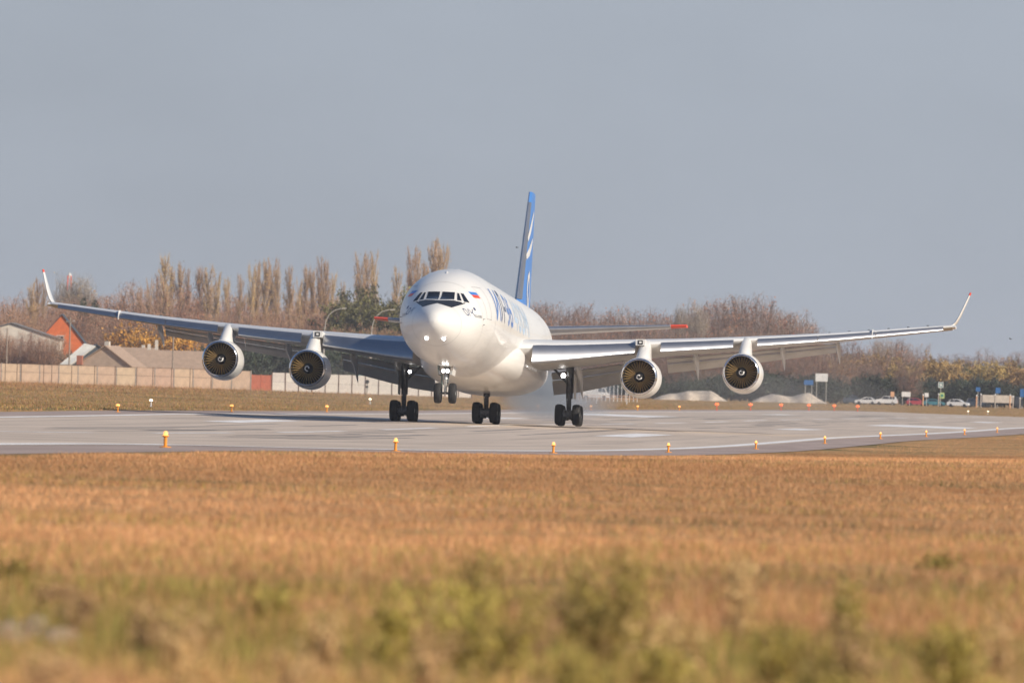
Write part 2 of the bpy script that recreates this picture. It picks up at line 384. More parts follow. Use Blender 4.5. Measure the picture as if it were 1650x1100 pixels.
# stroke lettering, projected on the port or starboard hull side
FONT = {'И': [[(0, 0), (0, 1)], [(0, 0), (.62, 1)], [(.62, 0), (.62, 1)]], 'Л': [[(0, 0), (.12, .25), (.2, 1), (.62, 1), (.62, 0)]],
        '-': [[(.05, .48), (.4, .48)]], '9': [[(.6, .68), (.5, .94), (.3, 1), (.1, .92), (0, .7), (.1, .5), (.3, .43), (.52, .52), (.6, .68), (.55, .35), (.4, .1), (.15, 0)]],
        '6': [[(0, .32), (.1, .06), (.3, 0), (.5, .08), (.6, .3), (.5, .5), (.3, .57), (.08, .48), (0, .32), (.05, .65), (.2, .9), (.45, 1)]],
        '4': [[(.5, 0), (.5, 1), (0, .3), (.66, .3)]], '0': [[(.3, 0), (.08, .12), (0, .5), (.08, .88), (.3, 1), (.52, .88), (.6, .5), (.52, .12), (.3, 0)]],
        'М': [[(0, 0), (0, 1), (.38, .3), (.76, 1), (.76, 0)]], 'О': [[(.35, 0), (.1, .14), (0, .5), (.1, .86), (.35, 1), (.6, .86), (.7, .5), (.6, .14), (.35, 0)]],
        'А': [[(0, 0), (.35, 1)]], 'К': [[(0, 1), (.1, .55), (.35, .5)], [(.1, .5), (.35, .5)], [(.62, 1), (.35, .5), (.62, 0)]], 'Ь': [[(0, 1), (0, 0), (.4, 0), (.5, .25), (.4, .5), (0, .5)]],
        'Ю': [[(0, 0), (0, 1)], [(0, .5), (.25, .5)], [(.55, 0), (.3, .2), (.25, .5), (.3, .8), (.55, 1), (.78, .8), (.85, .5), (.78, .2), (.55, 0)]],
        'Ш': [[(0, 1), (0, 0), (.8, 0), (.8, 1)], [(.4, 0), (.4, 1)]], 'Н': [[(0, 0), (0, 1)], [(.6, 0), (.6, 1)], [(0, .5), (.6, .5)]]}
def letter(ch, y0, z0, w, h, thick, m, side=1, slant=0.0):
    b = MB()
    for line in FONT[ch]:
        for (a0, b0), (a1, b1) in zip(line[:-1], line[1:]):
            p0 = Vector((y0 + a0 * w + slant * b0, z0 + b0 * h)); p1 = Vector((y0 + a1 * w + slant * b1, z0 + b1 * h))
            d = p1 - p0
            if d.length < 1e-5: continue
            nn = Vector((-d.y, d.x)).normalized() * thick / 2; ex = d.normalized() * thick * .3; k = max(2, int(d.length / .16)); v = []
            for i in range(k + 1):
                c = p0 - ex + (d + 2 * ex) * (i / k)
                for sgn in (-1, 1):
                    q_ = c + nn * sgn; v.append((side * (skin_x(q_.x, q_.y) + .009 + .0004 * len(b.f) / 8), q_.x, AX + q_.y))
            b.add(v, [(2 * i, 2 * i + 1, 2 * i + 3, 2 * i + 2) for i in range(k)])
    return b.build('letter', m, fus, None)
for side in (1, -1):
    def word(txt, y0, z0, w, h, gap, thick, ms, slant=0.0):
        adv = [max(p[0] for l in FONT[c] for p in l) * w + gap for c in txt]
        tot = sum(adv) - gap; y = y0 if side == 1 else y0
        chars = list(zip(txt, adv, ms if isinstance(ms, list) else [ms] * len(txt)))
        if side == -1:                  # reads towards the nose on the starboard side
            for c, a, m_ in chars[::-1]:
                bb = letter_m(c, y, z0, w, h, thick, m_); y += a
        else:
            for c, a, m_ in chars: letter(c, y, z0, w, h, thick, m_, 1, slant); y += a
    def letter_m(c, y, z0, w, h, thick, m_):
        mx_ = max(p[0] for l in FONT[c] for p in l); old = FONT[c]; FONT[c] = [[(mx_ - a, b_) for a, b_ in l] for l in old]
        letter(c, y, z0, w, h, thick, m_, -1); FONT[c] = old
    word('ИЛ-96', -25.3, .02, 2.5, 1.66, .55, .30, [M['letterblue'], M['navy'], M['navy'], M['letterblue'], M['letterblue']])
    word('400М', -14.6, .02, 2.7, 1.66, .7, .34, M['paleblue'])
    word('ОАК', -31.35, -.17, .54, .40, .09, .06, M['navy'])
    word('ИЛЬЮШИН', -30.25, -.22, .13, .15, .06, .028, M['greyline'])
    for nm, za, zb_, m_ in (('flag_stripe', 1.36, 1.54, M['paint']), ('flag_stripe', 1.18, 1.36, M['blue']), ('flag_stripe', 1.0, 1.18, M['red'])):
        v = []
        for i in range(7):
            y = -29.25 + .80 * i / 6
            for z in (za, zb_): v.append((side * (skin_x(y, z) + .01), y, AX + z))
        MB().add(v, [(2 * i, 2 * i + 1, 2 * i + 3, 2 * i + 2) for i in range(6)]).build(nm, m_, fus, None)
    # cabin doors: slim raised seams
    for y0 in (-28.3, 6.5):
        b = MB()
        for ya, za, yb, zb_ in ((y0, -.2, y0, 1.7), (y0 + 1.1, -.2, y0 + 1.1, 1.7), (y0, 1.7, y0 + 1.1, 1.7), (y0, -.2, y0 + 1.1, -.2)):
            k = 8; v = []
            for i in range(k + 1):
                y = ya + (yb - ya) * i / k; z = za + (zb_ - za) * i / k
                for o_ in (-.02, .02): v.append((side * (skin_x(y + (o_ if ya == yb else 0), z + (o_ if za == zb_ else 0)) + .006), y + (o_ if ya == yb else 0), AX + z + (o_ if za == zb_ else 0)))
            b.add(v, [(2 * i, 2 * i + 1, 2 * i + 3, 2 * i + 2) for i in range(k)])
        b.build('cabin_door_seam', M['greyline'], fus, None)
    v = []
    for k in range(12):
        a = 2 * math.pi * k / 12; v.append((side * (skin_x(-30.0 + .1 * math.cos(a), .28 + .1 * math.sin(a)) + .01), -30.0 + .1 * math.cos(a), AX + .28 + .1 * math.sin(a)))
    MB().add(v, [tuple(range(12))]).build('emblem', M['navy'], fus, None)

# wings
w_le = lambda x: -5.2 + .65 * (x - 10.4)
w_te = lambda x: 3.6 if x < 11 else 3.6 + (x - 11) * 6.0 / 17.7
w_top = pchip([0, 3.5, 10.4, 20, 28.7], [4.93, 5.0, 5.4, 6.28, 7.36]); w_t = pchip([0, 3, 10.4, 20, 28.7], [1.8, 1.62, .95, .60, .34]); w_inc = pchip([0, 10, 28.7], [.06, .045, .02])
def naca(u): return 5 * (.2969 * math.sqrt(u) - .126 * u - .3516 * u * u + .2843 * u ** 3 - .1036 * u ** 4)
def wpt(x, u, k):                       # k: +1 upper, -1 lower skin, 0 chord line
    yl = w_le(x); c = w_te(x) - yl; T = w_t(x); z0 = w_top(x) - T * .56
    z = k * naca(u) * T + .10 * T * 4 * u * (1 - u) * .6; y = (u - .3) * c; i = w_inc(x)
    return Vector((x, yl + .3 * c + y * math.cos(i) + z * math.sin(i), z0 - y * math.sin(i) + z * math.cos(i)))
US = [0, .006, .02, .045, .08, .13, .2, .3, .42, .55, .68, .8, .9, 1.0]
XS = [1.5, 3, 4.5, 6, 7.5, 9, 10, 11, 12, 13.5, 15, 17, 19, 21, 23, 25, 27, 28.7]
def bez(a, c, b, n): return [a * (1 - t) ** 2 + c * 2 * t * (1 - t) + b * t * t for t in [i / n for i in range(n + 1)]]
def V3(s, p): return (s * p[0], p[1], p[2])
tab_me = MB().box((0, 0, 0), (.15, .3, .075)).mesh('spoiler_tab', M['gearmetal'], None)
for s in (1, -1):
    side = 'port' if s == 1 else 'starboard'
    rings = []
    for x in XS:
        up = [wpt(x, u, 1) for u in US[::-1]]; lo = [wpt(x, u, -1) for u in US[1:-1]]
        rings.append([V3(s, p) for p in up + lo])
    wing = MB().loft(rings).build('wing', M['wingpaint'], plane, 40)
    wing['label'] = side + ' wing'
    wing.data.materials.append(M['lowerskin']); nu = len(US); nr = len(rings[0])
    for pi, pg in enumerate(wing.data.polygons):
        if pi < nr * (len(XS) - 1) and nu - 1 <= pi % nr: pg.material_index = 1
    # slats
    for x0, x1 in ((3.7, 9.75), (11.25, 15.55), (17.0, 20.6), (20.64, 24.1), (24.14, 28.2)):
        rings = []
        for i in range(7):
            x = x0 + (x1 - x0) * i / 6; L = wpt(x, 0, 0); c = w_te(x) - w_le(x); T = w_t(x); c = min(c, 9.5) * (.9 if x > 11 else 1)
            q = lambda a, b: Vector((x, L.y + a * c, L.z + b * T))
            A, C, N_ = q(.032, .18), q(-.040, .02), q(-.070, -.50)
            out = bez(A, C, N_, 10) + bez(N_, q(-.075, -.62), q(-.058, -.64), 4)[1:]; inn = bez(q(-.050, -.60), q(-.02, -.10), q(.028, .10), 6)
            rings.append([V3(s, p) for p in out + inn])
        MB().loft(rings).build('slat', M['metal'], wing, 50)
    # flaps, two slotted elements
    for x0, x1, ang in ((3.75, 9.6, 34), (11.0, 16.0, 30), (16.05, 21.4, 30)):
        for nm, fo, cf, dz, th in (('flap_vane', -.06, .075, -.02, .012), ('flap', .0, .125, -.055, .016)):
            rings = []
            for i in range(5):
                x = x0 + (x1 - x0) * i / 4; c = w_te(x) - w_le(x); H = wpt(x, 1, 0); c = min(c, 12)
                a = R(ang) * (.7 if nm == 'flap_vane' else 1.0); ch = cf * c
                base = Vector((x, H.y + fo * c + .03 * c, H.z + dz * c)); ring = []
                for u, k in [(1, 0), (.7, .5), (.35, 1), (.1, .8), (0, 0), (.1, -.6), (.35, -.5), (.7, -.2)]:
                    yy = u * ch; zz = k * th * c
                    ring.append(V3(s, base + Vector((0, yy * math.cos(a) + zz * math.sin(a), -yy * math.sin(a) + zz * math.cos(a)))))
                rings.append(ring)
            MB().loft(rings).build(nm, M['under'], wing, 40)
    # flap track fairings
    for x in (5.7, 8.6, 12.9, 18.2, 21.6):
        H = wpt(x, 1, 0); c = w_te(x) - w_le(x); ln = 2.0 + .22 * c; a0 = wpt(x, .62, -1); rings = []
        for i in range(13):
            u = i / 12; r_ = math.sin(math.pi * min(1, (u * .97 + .03)) ** .7) ** .8 * (.19 + .008 * c); yy = u * ln * 1.05; dr = -.10 * yy - .36 * max(0, yy - ln * .45) ** 1.25
            cen = a0 + Vector((0, yy, dr - .12)); rings.append([V3(s, cen + Vector((.62 * r_ * math.cos(t), 0, r_ * 1.5 * math.sin(t)))) for t in [2 * math.pi * k / 12 for k in range(12)]])
        MB().loft(rings).build('flap_track_fairing', M['wingpaint'], wing, 50)
    # vortex tabs along the crest, wing fence, tip cap
    for k in range(30):
        x = 3.6 + k * .42 if k < 16 else 11.6 + (k - 16) * 1.2
        p = wpt(x, .33, 1); o = link('spoiler_tab', tab_me, wing); o.location = V3(s, p + Vector((0, 0, .035)))
    p = wpt(23.9, 0, 0); MB().extrude([(-.35, -.38), (.25, -.2), (.55, .25), (-.1, .2)], -.03, .03, lambda u, v, w: (s * (23.9 + w), p.y + u, p.z + v)).build('wing_fence', M['paint'], wing, None)
    tip = wpt(28.7, 0, 0); MB().extrude([(-.02, -.03), (.4, -.12), (1.5, -.08), (1.9, .04), (.9, .12), (.3, .10)], -.02, .24, lambda u, v, w: (s * (28.7 + w), tip.y + u, tip.z + v)).build('wingtip_light_fairing', M['paint'], wing)
    # winglet
    rings = []; rr2 = []
    for i, hgt in enumerate([0, .35, .8, 1.3, 1.8, 2.15, 2.16, 2.34]):
        f_ = hgt / 2.34; ch = 2.3 - 1.45 * f_; y0 = w_le(28.7) + .35 + 2.35 * f_; x0 = 28.85 + .86 * f_ - .25 * math.exp(-hgt * 4); z0 = w_top(28.7) - .18 + hgt
        ring = []
        for u, k in [(1, 0), (.6, .6), (.3, 1), (.08, .7), (0, 0), (.08, -.7), (.3, -1), (.6, -.6)]:
            th = .06 + .02 * (1 - f_); ring.append(V3(s, (x0 + k * th, y0 + u * ch, z0 - k * th * .35)))
        (rings if i < 6 else rr2).append(ring)
    wl = MB().loft(rings).build('winglet', M['paint'], wing, 40); MB().loft(rr2).build('red_tip', M['red'], wl, 40)
    # horizontal stabiliser
    def stab(x0, x1, nm, m, u0=0, u1=1, grow=1.0, par=None):
        rg = []
        for i in range(5):
            x = x0 + (x1 - x0) * i / 4; f_ = x / 10.28; le = 20.9 + 6.9 * f_; te = 26.9 + 2.7 * f_; z0 = 7.0 + .92 * f_; T = (.62 - .40 * f_) * grow; c = te - le; ring = []
            uu = [u0 + (u1 - u0) * k / 8 for k in range(9)]
            for u in uu[::-1]: ring.append(V3(s, (x, le + u * c - (.01 if grow > 1 else 0), z0 + naca(max(u, 1e-5)) * T)))
            for u in uu[1:]: ring.append(V3(s, (x, le + u * c - (.01 if grow > 1 else 0), z0 - naca(max(u, 1e-5)) * T)))
            rg.append(ring)
        return MB().loft(rg).build(nm, m, par or plane, 45)
    sb = stab(.6, 9.3, 'horizontal_stabiliser', M['paint']); sb['label'] = side + ' horizontal stabiliser'
    stab(9.3, 10.28, 'red_tip', M['red'], par=sb); stab(1.6, 9.28, 'leading_edge', M['metal'], 0, .09, 1.05, sb)

# fin
def fin(nm, m, zs, u0, u1, grow=1.0, par=None):
    rg = []
    for z in zs:
        f_ = (z - 8.0) / 8.3; le = 17.2 + 7.9 * f_; te = 27.2 + 1.9 * f_; c = te - le; T = (.95 - .5 * f_) * grow; ring = []
        uu = [u0 + (u1 - u0) * k / 10 for k in range(11)]
        for u in uu[::-1]: ring.append((naca(max(u, 1e-5)) * T * .6, le + u * c - (.012 if grow > 1 else 0), z))
        for u in uu[1:]: ring.append((-naca(max(u, 1e-5)) * T * .6, le + u * c - (.012 if grow > 1 else 0), z))
        rg.append(ring)
    return MB().loft(rg).build(nm, m, par or plane, 45)
fn = fin('fin', M['blue'], [7.2, 8, 9, 10.5, 12, 13.5, 15, 16.1, 16.28], 0, 1); fn['label'] = 'blue tail fin with white stripes'
fin('leading_edge', M['metal'], [8.9, 10, 12, 14, 15.55], 0, .14, 1.04, fn)
def fin_x(y, z):
    f_ = (z - 8.0) / 8.3; le = 17.2 + 7.9 * f_; te = 27.2 + 1.9 * f_; return naca(max(0, min(1, (y - le) / (te - le)))) * (.95 - .5 * f_) * .6
for s in (1, -1):
    for pts, wd in (([(26.9, 15.0), (25.6, 14.4), (24.2, 13.7), (22.8, 13.0)], .55), ([(26.6, 13.2), (25.2, 12.75), (23.6, 12.25), (21.8, 11.8)], .6),
                    ([(24.2, 10.9), (23.0, 10.4), (22.5, 9.7), (22.9, 9.0), (23.6, 8.5)], .75), ([(24.2, 10.9), (24.8, 10.3), (24.7, 9.5), (24.2, 8.9), (23.6, 8.5)], .75)):
        v = []; F_ = [Vector(p) for p in pts]; k = len(F_)
        for i, p in enumerate(F_):
            d = (F_[min(k - 1, i + 1)] - F_[max(0, i - 1)]).normalized(); nn = Vector((-d.y, d.x)); w_ = wd * (.25 + .75 * math.sin(math.pi * (i + .5) / k)) / 2
            for sg in (-1, 1): q_ = p + nn * w_ * sg; v.append((s * (fin_x(q_.x, q_.y) + .02), q_.x, q_.y))
        MB().add(v, [(2 * i, 2 * i + 1, 2 * i + 3, 2 * i + 2) for i in range(k - 1)]).build('white_stripe', M['paint'], fn, None)

# engines
bl = MB(); v = []
for i in range(6):
    f_ = i / 5; r_ = .33 + .615 * f_; tw = R(36 + 26 * f_); ch = .06 + .125 * f_ ** .8
    for k in range(4):
        u = k / 3 - .5; a = u * ch * math.cos(tw); dy = u * ch * math.sin(tw) + .015 * (1 - 4 * u * u)
        ang = a / r_; v.append((r_ * math.sin(ang), dy, r_ * math.cos(ang)))
bl.add(v, [(i * 4 + k, i * 4 + k + 1, (i + 1) * 4 + k + 1, (i + 1) * 4 + k) for i in range(5) for k in range(3)])
blade_me = bl.mesh('fan_blade', M['fan'], 60)
def engine(x, y, z, label, seed):
    e = empty('engine', (x, y, z)); e.parent = plane; e['label'] = label
    MB().lathe([(.22, 1.135), (.5, 1.19), (1.0, 1.235), (1.7, 1.255), (2.6, 1.235), (3.6, 1.13), (4.5, .98), (5.3, .82), (5.3, .76), (4.6, .74)], n=56, cap=False).build('nacelle', M['paint'], e, 50)
    MB().lathe([(.30, .972), (.12, .985), (.03, 1.015), (0, 1.05), (.02, 1.085), (.09, 1.115), (.22, 1.139), (.24, 1.12)], n=56, close=True).build('intake_lip', M['lip'], e, 60)
    d = MB(); rg = [[(r_ * math.cos(2 * math.pi * k / 56), yy, r_ * math.sin(2 * math.pi * k / 56)) for k in range(56)] for yy, r_ in ((.30, .972), (.5, .962), (.95, .96), (.96, .001))]
    d.loft(rg, cap=False).build('intake_duct', M['duct'], e, 50)
    MB().lathe([(4.55, .7), (5.9, .42), (6.3, .05)], n=28).build('exhaust_cone', M['gearmetal'], e, 50)
    sp = MB().lathe([(.12, .002), (.16, .07), (.27, .17), (.43, .26), (.62, .32), (.8, .325)], n=32).build('spinner', M['black'], e, 60)
    b = MB(); rnd = random.Random(seed); ph = rnd.uniform(0, 6.28); v = []
    for i in range(27):
        a = ph + i / 26 * 5.2; rr_ = .09 + .085 * i / 26; yy = .27 - (.17 - rr_) * 1.1 - .022
        for dr in (-.03, .03): v.append(((rr_ + dr) * math.cos(a), yy + dr * .9, (rr_ + dr) * math.sin(a)))
    b.add(v, [(2 * i, 2 * i + 1, 2 * i + 3, 2 * i + 2) for i in range(26)]).build('spinner_spiral', M['paint'], sp, None)
    for k in range(33):
        o = link('fan_blade', blade_me, e); o.location = (0, .55, 0); o.rotation_euler = (0, 2 * math.pi * k / 33, 0)
    return e
def pylon(e, x, y, z, inner):
    ax = abs(x); rg = []
    for f_ in (0, .2, .4, .6, .8, 1.0):
        top = wpt(ax, .10, 1).z + (-.08 if inner else -.06) - z; zz = 1.05 + (top - 1.05) * f_
        le = 1.55 + (w_le(ax) - y - 1.35) * f_ ** 1.3; ln = 5.6 - 2.0 * f_; w_ = (.50 if inner else .46) * (1.0 - .40 * f_)
        rg.append([(w_ * k, le + u * ln, zz) for u, k in [(1, 0), (.6, .8), (.25, 1), (.07, .8), (.015, .45), (0, 0), (.015, -.45), (.07, -.8), (.25, -1), (.6, -.8)]])
    p = MB().loft(rg).build('pylon', M['paint'], e, 45)
    if inner:
        L = wpt(ax, .03, 1); sx = 1 if x > 0 else -1
        L.z -= .16; b = MB().box((-sx * .22, L.y - y - .75, L.z - z - .0), (.58, 1.2, .38)); b.build('pylon_cap', M['paint'], p)
        MB().box((-sx * .22, L.y - y - 1.36, L.z - z), (.30, .05, .26)).build('black_vent', M['black'], p)
        MB().box((-sx * .22, L.y - y - 1.385, L.z - z), (.15, .05, .12)).build('vent_core', M['paint'], p)
for x, y, z, lb, sd, inn in ((10.3, -9.6, 2.76, 'port inner engine', 1, True), (-10.3, -9.6, 2.76, 'starboard inner engine, in the shade of the fuselage', 2, True),
                             (16.3, -5.2, 3.40, 'port outer engine', 3, False), (-16.3, -5.2, 3.40, 'starboard outer engine', 4, False)):
    pylon(engine(x, y, z, lb, sd), x, y, z, inn)

# landing gear
def wheel(c, r, w, parent):
    h = w / 2
    MB().lathe([(-h * .75, r * .55), (-h, r * .68), (-h * .98, r * .86), (-h * .72, r * .97), (-h * .25, r), (h * .25, r), (h * .72, r * .97), (h * .98, r * .86), (h, r * .68), (h * .75, r * .55)], c, 'X', 36).build('tyre', M['rubber'], parent, 40)
    MB().lathe([(-h * .8, r * .12), (-h * .85, r * .2), (-h * .55, r * .3), (-h * .7, r * .54), (h * .7, r * .54), (h * .55, r * .3), (h * .85, r * .2), (h * .8, r * .12)], c, 'X', 24).build('wheel_rim', M['gearlight'], parent, 40)
def main_gear(x, label, top):
    g_ = empty('main_landing_gear', (x, 0, 0)); g_.parent = plane; g_['label'] = label
    MB().tube((0, 0, 1.7), (0, 0, top), .21, .25, 16).build('strut', M['gearmetal'], g_)
    MB().tube((0, 0, .6), (0, 0, 1.75), .135, .135, 14).build('piston', M['gearlight'] if x == 99 else M['gearmetal'], g_)
    MB().tube((0, -.95, .66), (0, .95, .66), .15, .15, 12).build('bogie_beam', M['gearmetal'], g_)
    b = MB().box((0, -.32, 1.25), (.2, .07, .75), Matrix.Rotation(R(22), 3, 'X')); b.box((0, -.32, .92), (.18, .07, .5), Matrix.Rotation(R(-32), 3, 'X')); b.build('torque_link', M['gearmetal'], g_)
    sg = -1 if x > 0 else 1
    if abs(x) > 1:
        MB().tube((0, .1, 2.5), (sg * 1.5, .3, top + .15), .075, .075, 8).build('side_brace', M['gearmetal'], g_)
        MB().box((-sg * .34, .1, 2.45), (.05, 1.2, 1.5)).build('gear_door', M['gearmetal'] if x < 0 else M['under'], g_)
    MB().tube((0, -.1, 1.9), (0, -1.4, top), .06, .06, 8).build('drag_brace', M['gearmetal'], g_)
    b = MB(); b.path([(.12, -.2, 3.0), (.16, -.24, 2.2), (.12, -.26, 1.5), (.1, -.3, .9)], .025, 6); b.path([(-.12, -.2, 2.8), (-.17, -.25, 1.9), (-.1, -.3, .85)], .02, 6); b.build('hydraulic_hose', M['black'], g_)
    for yy in (-.74, .74):
        MB().tube((-.75, yy, .66), (.75, yy, .66), .09, .09, 10).build('axle', M['gearmetal'], g_)
        for sx in (-1, 1):
            wheel((sx * .545, yy, .665), .655, .50, g_)
            MB().lathe([(-.02, .3), (.2, .3), (.22, .22)] if sx < 0 else [(-.22, .22), (-.2, .3), (.02, .3)], (sx * .27, yy, .665), 'X', 16).build('brake_pack', M['gearmetal'], g_)
    return g_
mgP = main_gear(5.2, 'port main landing gear', 3.9); mgS = main_gear(-5.2, 'starboard main landing gear', 3.9); main_gear(0, 'centre main landing gear', 2.6)
for g_, sx in ((mgP, 1), (mgS, -1)):
    lamp_disc('landing_light', (sx * -.36, -.55, 3.12), .14 if sx > 0 else .10, g_)
    MB().tube((sx * -.36, -.5, 3.12), (0, -.1, 3.05), .05, .05, 8).build('light_bracket', M['gearmetal'], g_)
ng = empty('nose_landing_gear', (0, -26, 0)); ng.parent = plane
MB().tube((0, 0, 1.5), (0, .25, 2.75), .13, .16, 14).build('strut', M['gearlight'], ng); MB().tube((0, -.02, .62), (0, 0, 1.55), .085, .085, 12).build('piston', M['gearlight'], ng)
MB().tube((-.5, -.02, .69), (.5, -.02, .69), .075, .075, 10).build('axle', M['gearmetal'], ng)
MB().tube((.1, .1, 1.3), (.12, 1.3, 2.6), .06, .06, 8).build('drag_brace', M['gearmetal'], ng)
b = MB().box((0, -.2, 1.22), (.14, .05, .55), Matrix.Rotation(R(20), 3, 'X')); b.box((0, -.2, .92), (.12, .05, .4), Matrix.Rotation(R(-28), 3, 'X')); b.build('torque_link', M['gearlight'], ng)
for sx in (-1, 1):
    wheel((sx * .44, -.02, .69), .62, .44, ng)
    lamp_disc('taxi_light', (sx * .125, -.28, 2.02), .105, ng); lamp_disc('taxi_light', (sx * .10, -.2, 2.42), .05, ng)
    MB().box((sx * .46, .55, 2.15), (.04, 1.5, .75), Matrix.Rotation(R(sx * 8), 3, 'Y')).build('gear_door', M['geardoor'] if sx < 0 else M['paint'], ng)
    MB().box((sx * .33, -.1, 1.92), (.16, .3, .22)).build('light_bracket', M['gearlight'], ng)
MB().box((-.3, .7, 1.45), (.03, .9, .85)).build('gear_door', M['geardoor'], ng)

# ------------------------------------------------------------------ runway lights
def edge_light(name, h, lens_r, lens_m, body_m):
    e = empty(name)
    MB().lathe([(0, .16), (.015, .16), (.03, .07)], axis='Z', n=14).build('base_plate', body_m, e)
    MB().lathe([(.03, .045), (h * .62, .045), (h * .66, .085), (h * .72, .1)], axis='Z', n=14).build('post', body_m, e)
    MB().lathe([(h * .72, .1), (h * .76, lens_r), (h * .9, lens_r * 1.02), (h * .98, lens_r * .6), (h, .004)], axis='Z', n=16).build('lens', lens_m, e)
    return e
def place_lights(proto, pts, label, group):
    for i, (s, t) in enumerate(pts):
        o = proto if i == 0 else copy_tree(proto)
        x, y = xy(s, t); o.location = (x, y, ground(s, t)); tag(o, label(i, len(pts)), 'runway light', group)
place_lights(edge_light('runway_edge_light', .43, .055, M['amber'], M['orange']), [(259.2 + 60.15 * i, 32.3) for i in range(10)],
             lambda i, n: ('orange runway light on a post at the near runway edge, %s from the left' % ordinal(i + 1)), 'lights along the near runway edge')
place_lights(edge_light('runway_edge_light', .50, .12, M['amber'], M['orange']), [(602 + 59.3 * i, 78) for i in range(9)],
             lambda i, n: ('orange runway light at the far runway edge, %s from the left' % ordinal(i + 1)), 'orange lights along the far runway edge')
place_lights(edge_light('runway_edge_light', .85, .22, M['redlamp'], M['red']), [(602 + 59.3 * i, 78) for i in (9, 10, 11, 12, 13, 14)],
             lambda i, n: ('red glowing light at the far end of the runway edge, %s from the left' % ordinal(i + 1)), 'red lights along the far runway edge')
wl = []
for px, py, Z in ((243, 661, 720), (596, 657, 950), (1560, 662, 1500), (1592, 661, 1520)):
    p = foot(px, py, Z); wl.append(st(p.x, p.y))
place_lights(edge_light('marker_light', .55, .13, M['whitelamp'], M['wingpaint']), wl,
             lambda i, n: 'small white marker light in the grass beyond the runway, %s from the left' % ordinal(i + 1), 'white marker lights beyond the runway')

# ------------------------------------------------------------------ foliage helpers
def tri_mesh(name, V, C, m):
    """V: (n, 3, 3) triangle corners, C: (n, 3) colours"""
    n = len(V); me = bpy.data.meshes.new(name)
    me.vertices.add(n * 3); me.vertices.foreach_set('co', V.reshape(-1).astype(np.float32))
    me.loops.add(n * 3); me.loops.foreach_set('vertex_index', np.arange(n * 3, dtype=np.int32))
    me.polygons.add(n); me.polygons.foreach_set('loop_start', np.arange(0, n * 3, 3, dtype=np.int32))
    if C is not None:
        a = me.color_attributes.new('Col', 'FLOAT_COLOR', 'POINT')
        a.data.foreach_set('color', np.concatenate([np.repeat(C, 3, 0), np.ones((n * 3, 1))], 1).reshape(-1).astype(np.float32))
    me.update(); me.materials.append(m); return me
def ground_np(X, Y):
    return np.array([gz(x, y) for x, y in zip(X, Y)])
rng = np.random.default_rng(7)
def noise2(x, y, seed, k=10, lo=.02, hi=.3):
    r = np.random.default_rng(seed); o = np.zeros_like(x)
    for i in range(k):
        f = lo * (hi / lo) ** (i / (k - 1)); a = r.uniform(0, 6.28); o += np.sin(f * 6.28 * (x * np.cos(a) + y * np.sin(a)) + r.uniform(0, 6.28)) / (1 + .4 * i)
    return o / o.std()
M['grass'] = vcol_mat('grass_blades')
STRAW = np.array([[.70, .395, .17], [.60, .325, .14], [.76, .49, .25], [.48, .25, .11], [.66, .37, .165], [.44, .23, .105]]) * np.array([[1.0, .94, 1.02]])
GREEN = np.array([[.26, .25, .06], [.40, .33, .08], [.18, .19, .055], [.48, .37, .11]])
def grass(name, X, Y, h, w, nb, green, label, seed, spread=.1, dim=1.0):
    r = np.random.default_rng(seed); n = len(X); Z = ground_np(X, Y)
    X = np.repeat(X, nb) + r.normal(0, spread, n * nb); Y = np.repeat(Y, nb) + r.normal(0, spread, n * nb); Z = np.repeat(Z, nb); G = np.repeat(green, nb); H = np.repeat(h, nb) * r.uniform(.45, 1.25, n * nb)
    N = n * nb; ang = r.uniform(0, 6.28, N); W = w * r.uniform(.6, 1.5, N)
    ax, ay = np.cos(ang) * W / 2, np.sin(ang) * W / 2; la = r.uniform(0, 6.28, N); ln = H * np.abs(r.normal(0, .42, N))
    V = np.zeros((N, 3, 3)); V[:, 0] = np.stack([X - ax, Y - ay, Z - .03], 1); V[:, 1] = np.stack([X + ax, Y + ay, Z - .03], 1)
    V[:, 2] = np.stack([X + ln * np.cos(la), Y + ln * np.sin(la), Z + H], 1)
    C = STRAW[r.integers(0, len(STRAW), N)] * .95 * r.uniform(.75, 1.2, (N, 1)); gm_ = r.uniform(0, 1, N) < G
    C[gm_] = (GREEN[r.integers(0, len(GREEN), N)] * r.uniform(.7, 1.25, (N, 1)))[gm_]
    tone = 1 + .15 * noise2(X * 1.6, Y * .55, seed + 50, k=12, lo=.012, hi=.16) + .06 * noise2(X, Y, seed + 51, k=10, lo=.2, hi=1.2)
    C = C * np.clip(tone, .6, 1.45)[:, None] * dim
    o = link(name, tri_mesh(name, V, C, M['grass'])); tag(o, label, 'grass', kind='stuff'); return o
# foreground verge between the camera and the runway
def spread(n, z0, z1, p, margin):
    u = rng.uniform(0, 1, n); Z = (z0 ** p + u * (z1 ** p - z0 ** p)) ** (1 / p); X = Z * rng.uniform(-.0516 - margin / Z * .5, .0516 + margin / Z * .5, n); return X, Z
Xs, Ys = [], []
for n_, z0, z1, p_ in ((26000, 40, 110, 1.0), (52000, 100, 240, 1.3), (88000, 210, 480, 1.6), (44000, 440, 760, 1.8)):
    a, b_ = spread(n_, z0, z1, p_, 4.0); Xs.append(a); Ys.append(b_)
X, Y = np.concatenate(Xs), np.concatenate(Ys); S = X * SIN + Y * COS; Tt = -X * COS + Y * SIN
edge = 28.8 + .25 * noise2(X, Y, 3, lo=.05, hi=.8)
k_ = Tt < edge - smooth(0) ; X, Y, Tt, S = X[k_], Y[k_], Tt[k_], S[k_]
gn = noise2(X, Y, 11, lo=.015, hi=.22); gn2 = noise2(X, Y, 12, lo=.08, hi=.6)
near = np.clip((130 - Y) / 70, 0, 1)
